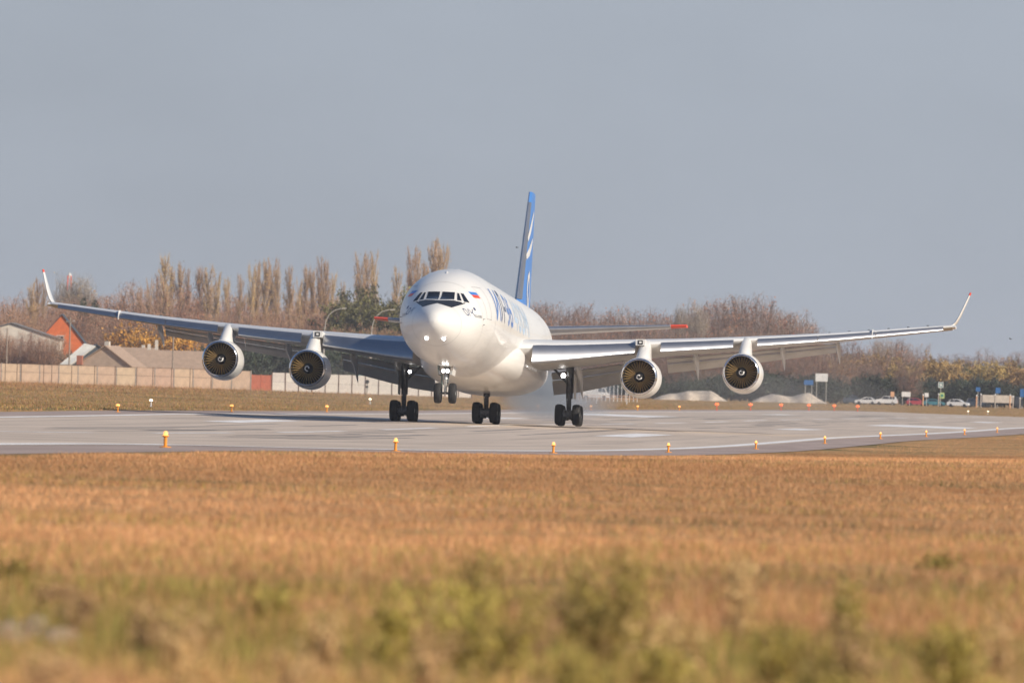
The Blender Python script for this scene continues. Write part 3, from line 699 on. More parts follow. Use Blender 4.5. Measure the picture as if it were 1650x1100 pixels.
green = np.clip(.02 + .14 * (gn > 1.2) + .38 * near * (gn + gn2 > .0) + .16 * near + .15 * (gn2 > 1.6), 0, .8)
hh = (.064 + .02 * np.clip(gn2, -1, 2)) * (1 + .7 * near); hh = np.clip(hh, .045, .3)
grass('dry_grass', X, Y, hh, .0095, 7, green, 'short straw brown dry grass with green patches in front of the runway', 21)
n_ = 17000; Y = 42 + 80 * rng.uniform(0, 1, n_) ** 2.0; X = Y * rng.uniform(-.075, .075, n_); pn = noise2(X * 2.2, Y, 61, lo=.05, hi=.7); k_ = pn > -.35 + 1.2 * rng.normal(0, .5, n_); X, Y, pn = X[k_], Y[k_], pn[k_]
gp = noise2(X * 2.5, Y * .8, 62, lo=.05, hi=.5)
grass('tall_grass', X, Y, np.clip((.20 + .07 * pn) * np.clip(1.5 - Y / 100, .35, 1), .06, .4), .008, 7, np.clip(.30 + .4 * gp, .03, .9), 'tall blurred yellow green and brown grass close to the camera', 23, .05, .92)
# verge beyond the runway
n_ = 34000; u = rng.uniform(0, 1, n_); Y = 560 + u ** 1.2 * 1250; X = Y * rng.uniform(-.055, .055, n_); S = X * SIN + Y * COS; Tt = -X * COS + Y * SIN
k_ = ((Tt > 80.4) | (S > RUN_END + 1)) & (S < 1900); X, Y, Tt = X[k_], Y[k_], Tt[k_]
weedy = np.clip((Tt - 120) / 60, 0, 1)
grass('verge_grass', X, Y, .16 + .38 * weedy * rng.uniform(.3, 1.2, len(X)), .03, 6, np.clip(.42 - .3 * weedy, .1, 1), 'olive and brown rough grass between the runway and the far walls', 22, .25, .74)

# weeds close to the camera, out of focus
M['weedleaf'] = mat('weed_leaf', (0.42, 0.33, 0.075), 0.7, var=.35, scale=14, objrand=.35); M['weedstem'] = mat('weed_stem', (0.52, 0.34, 0.16), 0.8, var=.3, scale=14)
M['weedbrown'] = mat('weed_dry_leaf', (0.54, 0.35, 0.17), 0.8, var=.35, scale=14, objrand=.35)
def weed(i, px, py_top, Z, wd, mname, label):
    p = foot(px, 1000, Z); top = at(px, py_top, Z); h = max(.15, top.z - p.z); e = empty('weed', p); r = np.random.default_rng(100 + i); b = MB()
    ends = []
    for k in range(9):
        a = r.uniform(0, 6.28); rr_ = wd * .5 * r.uniform(.1, 1); q_ = Vector((rr_ * math.cos(a), rr_ * math.sin(a), h * r.uniform(.7, 1.0))); b.tube((r.normal(0, .02), r.normal(0, .02), -.03), q_, .009, .003, 5, False); ends.append(q_)
    b.build('stem', M['weedstem'], e)
    n = 900 if mname == 'weedleaf' else 420; E_ = np.array([ends[j] for j in r.integers(0, len(ends), n)]); f_ = r.uniform(.25, 1.05, (n, 1)); c = E_ * f_ + r.normal(0, 1, (n, 3)) * np.array([[.05, .05, .06]]); d = r.normal(0, 1, (n, 3)); d /= np.linalg.norm(d, axis=1)[:, None]; d2 = np.cross(d, r.normal(0, 1, (n, 3))); d2 /= np.linalg.norm(d2, axis=1)[:, None]
    sz = r.uniform(.014, .04, (n, 1)); V = np.stack([c - d2 * sz * .35, c + d2 * sz * .35, c + d * sz * 1.5], 1); link('foliage', tri_mesh('foliage', V, None, M[mname]), e)
    tag(e, label, 'weed', 'blurred weeds in the foreground')
WE = [(20, 930, 80, .5, 'weedleaf'), (135, 960, 62, .3, 'weedbrown'), (240, 985, 58, .35, 'weedbrown'), (300, 1010, 53, .3, 'weedbrown'), (440, 955, 66, .35, 'weedleaf'), (520, 1000, 56, .3, 'weedbrown'), (632, 965, 58, .14, 'weedleaf'), (690, 1010, 52, .3, 'weedbrown'),
      (765, 885, 60, .42, 'weedleaf'), (730, 930, 57, .5, 'weedleaf'), (800, 960, 55, .5, 'weedleaf'), (970, 940, 58, .5, 'weedleaf'), (860, 945, 60, .4, 'weedbrown'), (935, 910, 64, .3, 'weedleaf'), (1010, 872, 62, .42, 'weedleaf'), (1075, 985, 55, .35, 'weedbrown'), (1190, 895, 66, .22, 'weedbrown'), (1255, 1000, 53, .3, 'weedleaf'), (1365, 945, 66, .22, 'weedleaf'), (1385, 1000, 54, .35, 'weedbrown'), (1545, 1010, 52, .3, 'weedleaf'), (1620, 985, 56, .35, 'weedbrown'), (1515, 915, 95, .5, 'weedleaf'), (80, 1060, 48, .3, 'weedbrown'), (1330, 1040, 48, .3, 'weedleaf'), (930, 1050, 47, .25, 'weedleaf'), (480, 1060, 47, .25, 'weedbrown')]
wr = random.Random(8)
for k in range(14):
    Z = wr.uniform(44, 72); WE.append((wr.uniform(-20, 1670), 625 + (1.68 - wr.uniform(.12, .34)) * 16000 / Z + .026 * 0, Z, wr.uniform(.15, .4), wr.choice(('weedleaf', 'weedleaf', 'weedbrown'))))
WE.sort(); cnt = {'weedleaf': 0, 'weedbrown': 0}
for i, (px, py, Z, wd, mn) in enumerate(WE):
    cnt[mn] += 1; weed(i, px, py, Z, wd, mn, ('yellow green' if mn == 'weedleaf' else 'dry brown') + ' out of focus weed in the foreground, %s of its colour from the left' % ordinal(cnt[mn]))
b = MB(); c = foot(25, 1000, 64); r = random.Random(4)
for k in range(26):
    x, y = r.gauss(0, .3), r.gauss(0, 2.6); sz = r.uniform(.07, .17)
    b.lathe([(-.05, sz), (sz * .35, sz * .9), (sz * .7, sz * .5), (sz * .8, .005)], (x - .1, y, 0), 'Z', 9)
M['soil'] = mat('pale_soil', (0.40, 0.30, 0.24), .95, var=.2, scale=8)
o = b.build('stones', M['soil'], None); o.location = c; tag(o, 'pale bare stones lying in the grass at the lower left', 'stones', kind='stuff')

# ------------------------------------------------------------------ trees
def twig_tris(r, org, dirs, ln, wd):
    n = len(org); side = np.cross(dirs, r.normal(0, 1, (n, 3))); side /= np.linalg.norm(side, axis=1)[:, None] + 1e-9
    return np.stack([org - side * wd[:, None] / 2, org + side * wd[:, None] / 2, org + dirs * ln[:, None]], 1)
def unit(a): return a / (np.linalg.norm(a, axis=1)[:, None] + 1e-9)
def make_tree(seed, h, w, kind):
    r = np.random.default_rng(seed); b = MB(); segs = []
    if kind == 'poplar':
        b.tube((0, 0, -.3), (0, 0, h * .5), h * .011, h * .007, 6); b.tube((0, 0, h * .5), (0, 0, h * .96), h * .007, .02, 5)
        for k in range(46):
            z0 = h * r.uniform(.06, .86); a = r.uniform(0, 6.28); L = h * r.uniform(.10, .20); sp = w * .5 * (1 - (z0 / h - .4) ** 2 * 1.6) * r.uniform(.5, 1.0)
            p1 = np.array([sp * math.cos(a), sp * math.sin(a), min(h * .99, z0 + L)]); segs.append((np.array([0, 0, z0]), p1)); b.tube((0, 0, z0), p1, h * .0035, .012, 4, False)
    else:
        th = h * (.22 if kind != 'shrub' else .05); b.tube((0, 0, -.3), (0, 0, th), h * .022, h * .017, 7)
        for k in range({'shrub': 26, 'bare': 34}.get(kind, 20)):
            a = r.uniform(0, 6.28); z1 = h * (r.uniform(.42, .96) if kind != 'bare' else r.uniform(.28, .97)); fr = math.sqrt(max(.05, 1 - ((z1 / h - .55) / .5) ** 2)); rad = w * .5 * fr * r.uniform(.55, 1.0); p1 = np.array([rad * math.cos(a), rad * math.sin(a), z1])
            p0 = np.array([0, 0, th * r.uniform(.6, 1.0)]); mid = (p0 + p1) / 2 + np.array([rad * .1 * math.cos(a), rad * .1 * math.sin(a), -h * .03])
            b.tube(p0, mid, h * .009, h * .006, 5, False); b.tube(mid, p1, h * .006, .015, 4, False)
            for q in range(7):
                f_ = r.uniform(.3, 1.0); s0 = p0 + (p1 - p0) * f_; d = unit((p1 - p0)[None] + r.normal(0, h * .22, (1, 3)) + np.array([[0, 0, h * .1]]))[0]; segs.append((s0, s0 + d * h * r.uniform(.08, .17)))
                b.tube(segs[-1][0], segs[-1][1], h * .003, .01, 3, False)
    nT = {'poplar': 2900, 'bare': 8200, 'shrub': 2600, 'leafy': 1800}[kind]
    A = np.array([s_[0] for s_ in segs]); B_ = np.array([s_[1] for s_ in segs]); i = r.integers(0, len(segs), nT); f_ = r.uniform(.1, 1.05, (nT, 1)); org = A[i] + (B_[i] - A[i]) * f_ + r.normal(0, h * .006, (nT, 3)); org[:, 2] = np.maximum(org[:, 2], .1)
    if kind == 'poplar': d = unit(unit(B_[i] - A[i]) + r.normal(0, .28, (nT, 3)) + np.array([[0, 0, .9]]))
    elif kind == 'bare': d = unit(unit(B_[i] - A[i]) * .6 + r.normal(0, .75, (nT, 3)) + np.array([[0, 0, .25]])); org += r.normal(0, h * .016, (nT, 3))
    else: d = unit(unit(B_[i] - A[i]) + r.normal(0, .55, (nT, 3)) + np.array([[0, 0, .35]]))
    if kind in ('bare', 'leafy'):
        k2 = r.uniform(0, 1, nT) < (.62 if kind == 'bare' else .35); u_ = unit(r.normal(0, 1, (nT, 3))); rad_ = r.uniform(0, 1, (nT, 1)) ** (1 / 2.6) * (1 + .16 * np.sin(u_[:, :1] * 7 + seed) * np.sin(u_[:, 2:] * 6 + 2 * seed))
        pts = np.array([[0, 0, .57 * h]]) + u_ * rad_ * np.array([[w * .5, w * .5, .42 * h]]); org = np.where(k2[:, None], pts, org); d = np.where(k2[:, None], unit(u_ + r.normal(0, .5, (nT, 3)) + np.array([[0, 0, .5]])), d)
    V = twig_tris(r, org, d, h * r.uniform(.03, .075, nT) * (.7 if kind == 'bare' else 1), r.uniform(.035, .085, nT) * (.8 if kind == 'bare' else 1))
    nl = {'poplar': 1500, 'bare': 900, 'shrub': 4200, 'leafy': 8500}[kind]; L = None
    i = r.integers(0, len(segs), nl); org = A[i] + (B_[i] - A[i]) * r.uniform(.3, 1.1, (nl, 1)) + r.normal(0, h * .016, (nl, 3)); org[:, 2] = np.maximum(org[:, 2], .1); d = unit(r.normal(0, 1, (nl, 3))); ls = r.uniform(.10, .24, nl)
    if kind in ('leafy', 'shrub'):
        k2 = r.uniform(0, 1, nl) < .6; u_ = unit(r.normal(0, 1, (nl, 3))); cl = .82 + .18 * np.sin(u_[:, :1] * 9 + seed) * np.sin(u_[:, 1:2] * 8 + seed) + .1 * np.sin(u_[:, 2:] * 11)
        pts = np.array([[0, 0, .52 * h]]) + u_ * cl * r.uniform(.55, 1, (nl, 1)) ** .5 * np.array([[w * .5, w * .5, .46 * h]]); org = np.where(k2[:, None], pts, org); org[:, 2] = np.maximum(org[:, 2], .1)
    L = twig_tris(r, org, d, ls * 1.5, ls)
    return b, V, L
def tree_proto(seed, h, w, kind, bark, twig, leaf):
    b, V, L = make_tree(seed, h, w, kind); t = b.mesh('trunk', bark, 60)
    me = tri_mesh('crown', np.concatenate([V, L]), None, twig); me.materials.append(leaf)
    idx = np.zeros(len(V) + len(L), np.int32); idx[len(V):] = 1; me.polygons.foreach_set('material_index', idx); return (t, me, h)
M['bark'] = mat('bark', (.17, .13, .10), .9, var=.25, scale=4); M['barkpale'] = mat('pale_bark', (.36, .30, .24), .9, var=.25, scale=4)
M['twigtan'] = mat('tan_twigs', (.52, .35, .22), .9, var=.2, scale=.6, objrand=.16); M['twigred'] = mat('reddish_twigs', (.30, .21, .17), .9, var=.2, scale=.5, objrand=.22)
M['twigrust'] = mat('rusty_twigs', (.42, .25, .165), .9, var=.2, scale=.5, objrand=.2)
M['twigbirch'] = mat('birch_twigs', (.42, .36, .31), .9, var=.2, scale=.5, objrand=.15); M['twigdark'] = mat('dark_twigs', (.13, .11, .09), .9, var=.25, scale=.6, objrand=.25)
M['leaforange'] = mat('orange_leaves', (.55, .26, .045), .8, var=.3, scale=1.2, objrand=.22); M['leafolive'] = mat('olive_leaves', (.16, .15, .05), .8, var=.35, scale=.8, objrand=.3)
M['leaftan'] = mat('tan_leaves', (.50, .33, .12), .8, var=.3, scale=1, objrand=.2); M['leafdark'] = mat('dark_green_leaves', (.055, .07, .04), .8, var=.35, scale=.8, objrand=.25); M['leafred'] = mat('rust_leaves', (.48, .20, .10), .8, var=.3, scale=1, objrand=.2)
PR = {}
PR['poplar'] = [tree_proto(200 + k, 24, 3.4 + .5 * (k % 3), 'poplar', M['barkpale'], M['twigtan'], M['leaftan']) for k in range(4)]
PR['bare'] = [tree_proto(210 + k, 14, 10 + k % 3, 'bare', M['bark'], M['twigred'], M['leafred']) for k in range(5)]
PR['bareleft'] = [tree_proto(215 + k, 14, 10 + k % 3, 'bare', M['bark'], M['twigrust'], M['leafred']) for k in range(5)]
PR['birch'] = [tree_proto(220 + k, 17, 6.5, 'bare', M['barkpale'], M['twigbirch'], M['leaftan']) for k in range(3)]
PR['dark'] = [tree_proto(230 + k, 5, 6.5, 'shrub', M['bark'], M['twigdark'], M['leafdark']) for k in range(3)]
PR['olive'] = [tree_proto(240 + k, 9, 9, 'leafy', M['bark'], M['twigdark'], M['leafolive']) for k in range(3)]
PR['orange'] = [tree_proto(250 + k, 6, 6.5, 'shrub', M['bark'], M['twigred'], M['leaforange']) for k in range(3)]
PR['autumn'] = [tree_proto(260 + k, 8, 8.5, 'leafy', M['bark'], M['twigdark'], M['leaftan']) for k in range(3)]
# conifer
def conifer(seed):
    r = np.random.default_rng(seed); h = 12; b = MB().tube((0, 0, -.3), (0, 0, h * .97), .2, .03, 7); n = 6500; z = h * (1 - np.sqrt(r.uniform(0.0025, 1, n)) * .93); rad = (h - z) * .27 * (0.75 + .25 * np.sin(z * 6.5)); a = r.uniform(0, 6.28, n); f_ = np.sqrt(r.uniform(.05, 1, n)); org = np.stack([rad * f_ * np.cos(a), rad * f_ * np.sin(a), z - rad * f_ * .25], 1); d = unit(np.stack([np.cos(a), np.sin(a), -.2 + 0 * a], 1) + r.normal(0, .3, (n, 3)))
    return (b.mesh('trunk', M['bark'], 60), tri_mesh('crown', twig_tris(r, org, d, r.uniform(.3, .7, n), r.uniform(.08, .18, n)), None, M['leafdark']), h)
PR['conifer'] = [conifer(270), conifer(271)]
TR = {}
tr = random.Random(33)
def tree(kind, px, py_top, Z, wx=1.0):
    if kind == 'bare': kind = ('bare' if Z > 1800 else 'bare_near') if px < 720 else 'bare_back' if Z > 2085 else 'bare_front'
    TR.setdefault(kind, []).append((px, py_top, Z, wx))
# left: poplars
for px, py in ((262, 412), (272, 428), (286, 425), (300, 436), (318, 432), (332, 430), (346, 440), (362, 448), (384, 446), (402, 430), (412, 424), (424, 421), (436, 420), (443, 434), (464, 432), (478, 452), (490, 431), (500, 438), (514, 418), (521, 424), (533, 444), (548, 456), (578, 412), (588, 420), (599, 408), (636, 434), (660, 402), (668, 410), (680, 424), (694, 390), (703, 394), (711, 400), (250, 446), (238, 452), (222, 462), (58, 452), (48, 458), (68, 458)):
    tree('poplar', px, py, 2050 + tr.uniform(-90, 120), tr.uniform(.55, .85))
for px in range(-30, 720, 17):                       # reddish bare trees in front of and behind the poplars
    top = 486 if px < 40 else 474 if px < 90 else 480 if px < 190 else 464 if px < 260 else 476 if px < 560 else 492
    tree('bare', px + tr.uniform(-8, 8), top + tr.uniform(-6, 20), 2150 + tr.uniform(-100, 150), tr.uniform(.8, 1.2))
for px in range(-20, 720, 26): tree('bare', px + tr.uniform(-9, 9), 505 + tr.uniform(-12, 18), 1900 + tr.uniform(-60, 60), tr.uniform(.9, 1.3))
for px, py in ((96, 452), (104, 450), (113, 447), (120, 449), (128, 446), (136, 450), (142, 458)): tree('birch', px, py, 2250, .75)
for px, py in ((132, 472), (151, 476), (213, 494), (263, 497)): tree('conifer', px, py, 1960)
for px, py in ((575, 470), (602, 466), (628, 474), (588, 492), (615, 490), (642, 495)): tree('olive', px, py, 1860 + tr.uniform(-20, 20), 1.0)
for px, py in ((205, 526), (222, 522), (238, 528), (258, 534), (292, 532), (312, 528), (330, 536), (20, 556), (28, 560), (15, 566)): tree('orange', px, py, 1840 + tr.uniform(-40, 40), 1.0)
for px in range(-10, 720, 19):
    if 140 < px < 250: continue
    tree('dark', px + tr.uniform(-6, 6), (566 if px < 130 else 566 if px < 360 else 552) + tr.uniform(-8, 12), 1700 + tr.uniform(-40, 40), tr.uniform(.9, 1.3))
for px in (-14, 4, 18, 33, 47, 60, 74, 90, 232, 300): tree('bare', px, (536 if px < 100 else 560) + tr.uniform(-6, 10), 1660 + tr.uniform(-12, 8), tr.uniform(.9, 1.2))
for px in range(340, 720, 22): tree('bare', px, 532 + tr.uniform(-10, 12), 1760 + tr.uniform(-20, 20), tr.uniform(.9, 1.2))
for px in range(846, 1345, 15): tree('dark', px + tr.uniform(-5, 5), 604 + tr.uniform(-8, 8), 1930 + tr.uniform(-25, 25), tr.uniform(1.1, 1.5))
# right: far bare wood and the nearer autumn thicket
SIL = pchip([720, 860, 900, 940, 990, 1030, 1060, 1090, 1120, 1150, 1200, 1250, 1290, 1310, 1340, 1400, 1440, 1500], [500, 494, 488, 497, 500, 498, 508, 508, 494, 483, 482, 490, 506, 535, 545, 552, 548, 566])
for px in range(720, 1480, 15): tree('bare', px + tr.uniform(-7, 7), SIL(px) + tr.uniform(-4, 14), 2200 + tr.uniform(-120, 200), tr.uniform(.85, 1.2))
for px in range(850, 1470, 19): tree('bare', px + tr.uniform(-7, 7), max(SIL(px) + 25, 528) + tr.uniform(-8, 14), 2020 + tr.uniform(-50, 60), tr.uniform(.9, 1.25))
for px in range(850, 1330, 21): tree('bare', px + tr.uniform(-7, 7), 565 + tr.uniform(-10, 10), 1960 + tr.uniform(-30, 30), tr.uniform(1, 1.3))
for px, py in ((1094, 492), (1100, 490), (1122, 492), (1128, 496), (1412, 545), (1428, 545)): tree('birch', px, py, 2150, .6)
for px in range(1315, 1660, 16): tree('autumn', px + tr.uniform(-6, 6), 575 + tr.uniform(-6, 20), 2085 + tr.uniform(-40, 40), tr.uniform(.9, 1.2))
for px in range(1310, 1665, 14): tree('dark', px + tr.uniform(-5, 5), 612 + tr.uniform(-9, 10), 2030 + tr.uniform(-20, 20), tr.uniform(1.0, 1.4))
for px in range(1300, 1660, 34): tree('olive', px + tr.uniform(-9, 9), 590 + tr.uniform(-8, 10), 2100 + tr.uniform(-20, 20), tr.uniform(1.0, 1.2))
for px in range(1480, 1665, 22): tree('bare', px, 570 + tr.uniform(-8, 6), 2700, 1.1)
LB = {'poplar': ('poplar_tree', 'tall slim tan poplar in the row behind the left wing, %s from the left', 'poplars behind the left wing'),
      'bare': ('bare_tree', 'leafless reddish brown tree in the belt left of the fuselage, %s from the left', 'leafless trees of the left belt'),
      'bare_near': ('bare_tree', 'low leafless rusty tree in front of the left tree belt, %s from the left', 'low leafless trees near the left wall'),
      'bare_back': ('bare_tree', 'leafless reddish tree in the back row right of the tail, %s from the left', 'leafless trees of the right back row'),
      'bare_front': ('bare_tree', 'leafless reddish tree in the front row behind the right wing, %s from the left', 'leafless trees of the right front row'),
      'birch': ('birch_tree', 'pale leafless birch standing above the tree belt, %s from the left', 'pale birches in the belt'),
      'conifer': ('conifer_tree', 'dark green conifer behind the houses at left, %s from the left', 'conifers behind the houses'),
      'olive': ('leafy_tree', 'dark olive leafy tree in the tree belt, %s from the left', 'olive leafy trees'),
      'orange': ('autumn_shrub', 'orange yellow autumn shrub behind the left wall, %s from the left', 'orange shrubs behind the wall'),
      'dark': ('thicket_shrub', 'dark low thicket shrub below the tree belt, %s from the left', 'dark thicket shrubs'),
      'autumn': ('autumn_tree', 'tan and ochre autumn tree above the parked cars, %s from the left', 'autumn trees above the cars')}
for kind, L in TR.items():
    nm, lb, gp = LB[kind]; L.sort(); lim = 300
    for i, (px, py, Z, wx) in enumerate(L):
        pk = PR['bareleft' if kind in ('bare', 'bare_near') else kind.split('_')[0]]; t_, c_, h0 = pk[tr.randrange(len(pk))]; p = foot(px, 600, Z); p.z -= .1; h = max(2.0, at(px, py, Z).z - p.z); e = empty(nm, p, (0, 0, tr.uniform(0, 6.28)))
        sc_ = h / h0; wd = sc_ * wx if kind in ('dark', 'orange', 'olive', 'autumn', 'poplar') else sc_ * wx * .92; e.scale = (wd, wd, sc_)
        link('trunk', t_, e); link('crown', c_, e); tag(e, lb % ordinal(i + 1), 'tree' if 'shrub' not in nm else 'shrub', gp)

# ------------------------------------------------------------------ walls and fences
M['wallbeige'] = mat('beige_slabs', (.68, .50, .36), .9, var=.14, scale=1.2, objrand=.07); M['wallwhite'] = mat('whitewashed_slabs', (.78, .73, .66), .9, var=.10, scale=1.5, objrand=.05)
M['wallred'] = mat('red_slabs', (.55, .17, .10), .9, var=.15, scale=1.5); M['wallgrey'] = mat('grey_slabs', (.56, .50, .43), .9, var=.15, scale=1, objrand=.08)
M['rust'] = mat('rusty_steel', (.14, .075, .05), .8, var=.3, scale=3); M['postgrey'] = mat('concrete_post', (.42, .37, .32), .9, var=.2, scale=3)
def wall(px0, py0, px1, py1, Z0, Z1, h, bay, rows, m, pm, label, name='slab_wall', hv=0.0):
    a = at(px0, py0, Z0); c = at(px1, py1, Z1); a.z = gz(a.x, a.y) - .05; c.z = gz(c.x, c.y) - .05; L = math.hypot(c.x - a.x, c.y - a.y); n = max(1, round(L / bay)); w = L / n; ang = math.atan2(c.y - a.y, c.x - a.x)
    e = empty(name, (a.x, a.y, a.z), (0, 0, ang)); tag(e, label, 'wall'); r = random.Random(px0)
    sl = MB().box((0, 0, 0), (w - .10, .14, h / rows - .025)).mesh('slab', m, None); po = MB().box((0, 0, 0), (.14, .22, h + .12)).mesh('post', pm, None)
    for i in range(n):
        zz = (c.z - a.z) * (i + .5) / n + (r.uniform(-hv, hv) if hv else 0)
        for k in range(rows): o = link('slab', sl, e); o.location = (w * (i + .5), r.uniform(-.012, .012), zz + h / rows * (k + .5)); o.rotation_euler = (0, r.uniform(-.004, .004), 0)
        o = link('post', po, e); o.location = (w * i, 0, zz + h / 2)
    o = link('post', po, e); o.location = (w * n, 0, (c.z - a.z) + h / 2)
    return e
wall(-60, 617, 404, 628, 1500, 1500, 2.95, 2.9, 1, M['wallbeige'], M['postgrey'], 'long pinkish beige slab wall below the houses at left', hv=.05)
wall(405.5, 628, 436, 629.5, 1500, 1500, 2.4, 1.45, 1, M['wallred'], M['wallred'], 'short red wall section between the beige and the white wall')
wall(438, 629.5, 760, 641, 1500, 1500, 2.85, 2.03, 2, M['wallwhite'], M['rust'], 'whitewashed slab wall with rusty joints behind the nose gear')
def heap(px0, px1, Z, h, label, seed):
    a = foot(px0, 636, Z); c = foot(px1, 636, Z); L = c.x - a.x; n = 60; m_ = 14; r = np.random.default_rng(seed); ph = r.uniform(0, 6.28, 9); v = []
    for j in range(m_ + 1):
        for i in range(n + 1):
            u = i / n; w_ = j / m_; prof = min(1, 4 * u, 4 * (1 - u)) ** .9 * (.72 + .14 * math.sin(u * 7 + ph[0]) + .06 * math.sin(u * 17 + ph[1]))
            z = h * prof * math.sin(math.pi * w_) ** .8 * (1 + .03 * math.sin(w_ * 9 + u * 14 + ph[3])); v.append((u * L, (w_ - .5) * 7 + .4 * math.sin(u * 20 + ph[4]), z - .1 + .02 * r.normal()))
    o = MB().add(v, [(j * (n + 1) + i, j * (n + 1) + i + 1, (j + 1) * (n + 1) + i + 1, (j + 1) * (n + 1) + i) for j in range(m_) for i in range(n)]).build('gravel_heap', M['heap'], None, 60)
    o.location = (a.x, a.y, a.z); tag(o, label, 'heap', 'pale heaps beyond the runway')
M['heap'] = mat('pale_gravel', (.50, .42, .34), .95, var=.35, scale=.7, bump=.6, detail=9)
heap(1050, 1176, 1800, 2.3, 'long pale heap of gravel seen between the two right engines', 1)
heap(1210, 1335, 1850, 2.4, 'pale gravel heap right of the outer right engine', 2)
def posts_fence(pxs, py, Z, h, m, label, rails=2, r_=.05):
    a = at(pxs[0], py, Z); a.z = gz(a.x, a.y); e = empty('wire_fence', a); tag(e, label, 'fence'); last = None
    for px in pxs:
        p = foot(px, py, Z) - a; MB().tube((p.x, p.y, -.3), (p.x, p.y, p.z + h), r_, r_, 6).build('post', m, e)
        if last is not None:
            for k in range(rails): z = h * (.55 + .4 * k); MB().tube((last.x, last.y, last.z + z), (p.x, p.y, p.z + z), .02, .02, 5).build('rail', m, e)
        last = p
    return e
posts_fence([-20, 8, 27, 34, 70, 83, 115, 152, 185, 220, 246, 276, 306, 340], 617, 1470, 3.0, M['rust'], 'rusty wire fence posts in front of the beige wall')

# ------------------------------------------------------------------ houses
def mt(n, c, **k):
    M[n] = mat(n, c, .85, **{**dict(var=.12, scale=1.5), **k}); return M[n]
mt('roof_grey', (.22, .21, .21)); mt('roof_dark', (.07, .085, .10)); mt('roof_brown', (.42, .30, .22)); mt('roof_white', (.70, .68, .62)); mt('wall_orange', (.70, .17, .05)); mt('wall_plaster', (.68, .62, .54)); mt('wall_stone', (.50, .38, .29)); mt('frame_white', (.75, .75, .74)); mt('brick_red', (.42, .16, .10)); mt('roof_green', (.06, .22, .17))
def house(px, py_ridge, Z, w, d, rise, wallm, roofm, label, yaw=0, side=False, over=.35, chim=(), wins=(), asym=0.0, name='house'):
    """gable towards the camera; side=True turns the ridge across the picture"""
    p = foot(px, 600, Z); H = at(px, py_ridge, Z).z - p.z; wh = H - rise; e = empty(name, p, (0, 0, yaw + (R(90) if side else 0))); tag(e, label, 'house')
    rx = asym * w
    MB().extrude([(-w / 2, 0), (w / 2, 0), (w / 2, wh), (rx, H - .1), (-w / 2, wh)], -d / 2, d / 2, lambda u, v, q: (u, q, v)).build('wall', wallm, e, None)
    for x0, x1, s_ in ((-w / 2 - over, rx, 1), (rx, w / 2 + over, -1)):
        z0 = wh - over * rise / (w / 2 + rx * s_ * 1) if s_ == 1 else H; z1 = H if s_ == 1 else wh - over * rise / (w / 2 - rx)
        MB().extrude([(x0, z0), (x1, z1), (x1, z1 + .16), (x0, z0 + .16)], -d / 2 - over, d / 2 + over, lambda u, v, q: (u, q, v)).build('roof', roofm, e, None)
    for cx, cy, top, cw, cm in chim: MB().box((cx, cy, (wh + H + top) / 2), (cw, cw, H + top - wh)).build('chimney', cm, e, None)
    for cx, cz, ww, hh_ in wins:
        y = -d / 2 - .03; f = MB()
        for q in (-1, 1): f.box((cx + q * ww / 2, y, cz), (.12, .1, hh_ + .12)); f.box((cx, y, cz + q * hh_ / 2), (ww, .1, .12))
        f.box((cx, y, cz), (.09, .08, hh_)); o = MB().box((cx, y + .02, cz), (ww, .04, hh_)).build('window', M['glass'], e, None); f.build('window_frame', M['frame_white'], o, None)
    return e
house(20, 521, 1750, 17, 14, 2.6, M['wall_plaster'], M['roof_grey'], 'wide low gabled white house with grey roof at the far left', wins=((4.9, 5.2, 1.6, 1.3), (6.6, 5.0, .9, 1.0)))
house(99, 507, 1830, 8.2, 9, 4.9, M['wall_orange'], M['roof_dark'], 'orange gabled house with dark steep roof under the left wing tip', wins=((-.2, 8.2, 1.3, 1.3),), chim=((-3.6, 1, -3.6, 1.1, M['wall_plaster']),), over=.25)
house(153, 556, 1650, 9.0, 8.5, 3.0, M['roof_dark'], M['roof_dark'], 'dark gabled house with a pale sloping porch roof beside the orange house', yaw=R(6), over=.3)
hs_ = [o for o in col.objects if o.name.startswith('house') and o.parent is None][-1]; inv = (Matrix.Translation(hs_.location) @ hs_.rotation_euler.to_matrix().to_4x4()).inverted()
q4 = [at(96, 587, 1641), at(114, 587, 1640.5), at(154, 557, 1643.5), at(136, 553, 1644)]
MB().add([inv @ p for p in q4] + [inv @ (p + Vector((0, .25, -.2))) for p in q4], [(0, 1, 2, 3), (7, 6, 5, 4), (0, 4, 5, 1), (1, 5, 6, 2), (2, 6, 7, 3), (3, 7, 4, 0)]).build('porch_roof', M['roof_white'], hs_, None)
house(178, 558, 1620, 9.0, 9, 3.1, M['wall_stone'], M['roof_brown'], 'beige stone gabled house with a round white chimney', yaw=R(-12), chim=((0, -2.5, .8, .8, M['wall_plaster']), (-4.0, -4.6, -1.6, .9, M['brick_red'])), asym=.02)
house(210, 561, 1650, 7.5, 8.5, 2.8, M['wall_stone'], M['roof_brown'], 'brown roofed house right of the stone gable, ridge across', side=True, chim=((1.2, -2.0, .6, .55, M['wall_plaster']),))
house(280, 566, 1640, 7.0, 9.5, 2.6, M['wall_stone'], M['roof_brown'], 'long grey brown roof with two pale chimneys near the outer left engine', side=True, chim=((.6, 4.2, 1.1, .5, M['wall_plaster']), (1.0, 3.0, 1.8, .5, M['wall_plaster'])))
house(615, 599, 1650, 6.5, 7, .8, M['roof_green'], M['roof_green'], 'low green roofed building just above the white wall', side=True, name='low_building')
house(955, 603, 2050, 16, 10, 1.0, M['wallgrey'], M['roof_green'], 'pale building with blue green roof behind the right main gear', side=True, name='low_building')

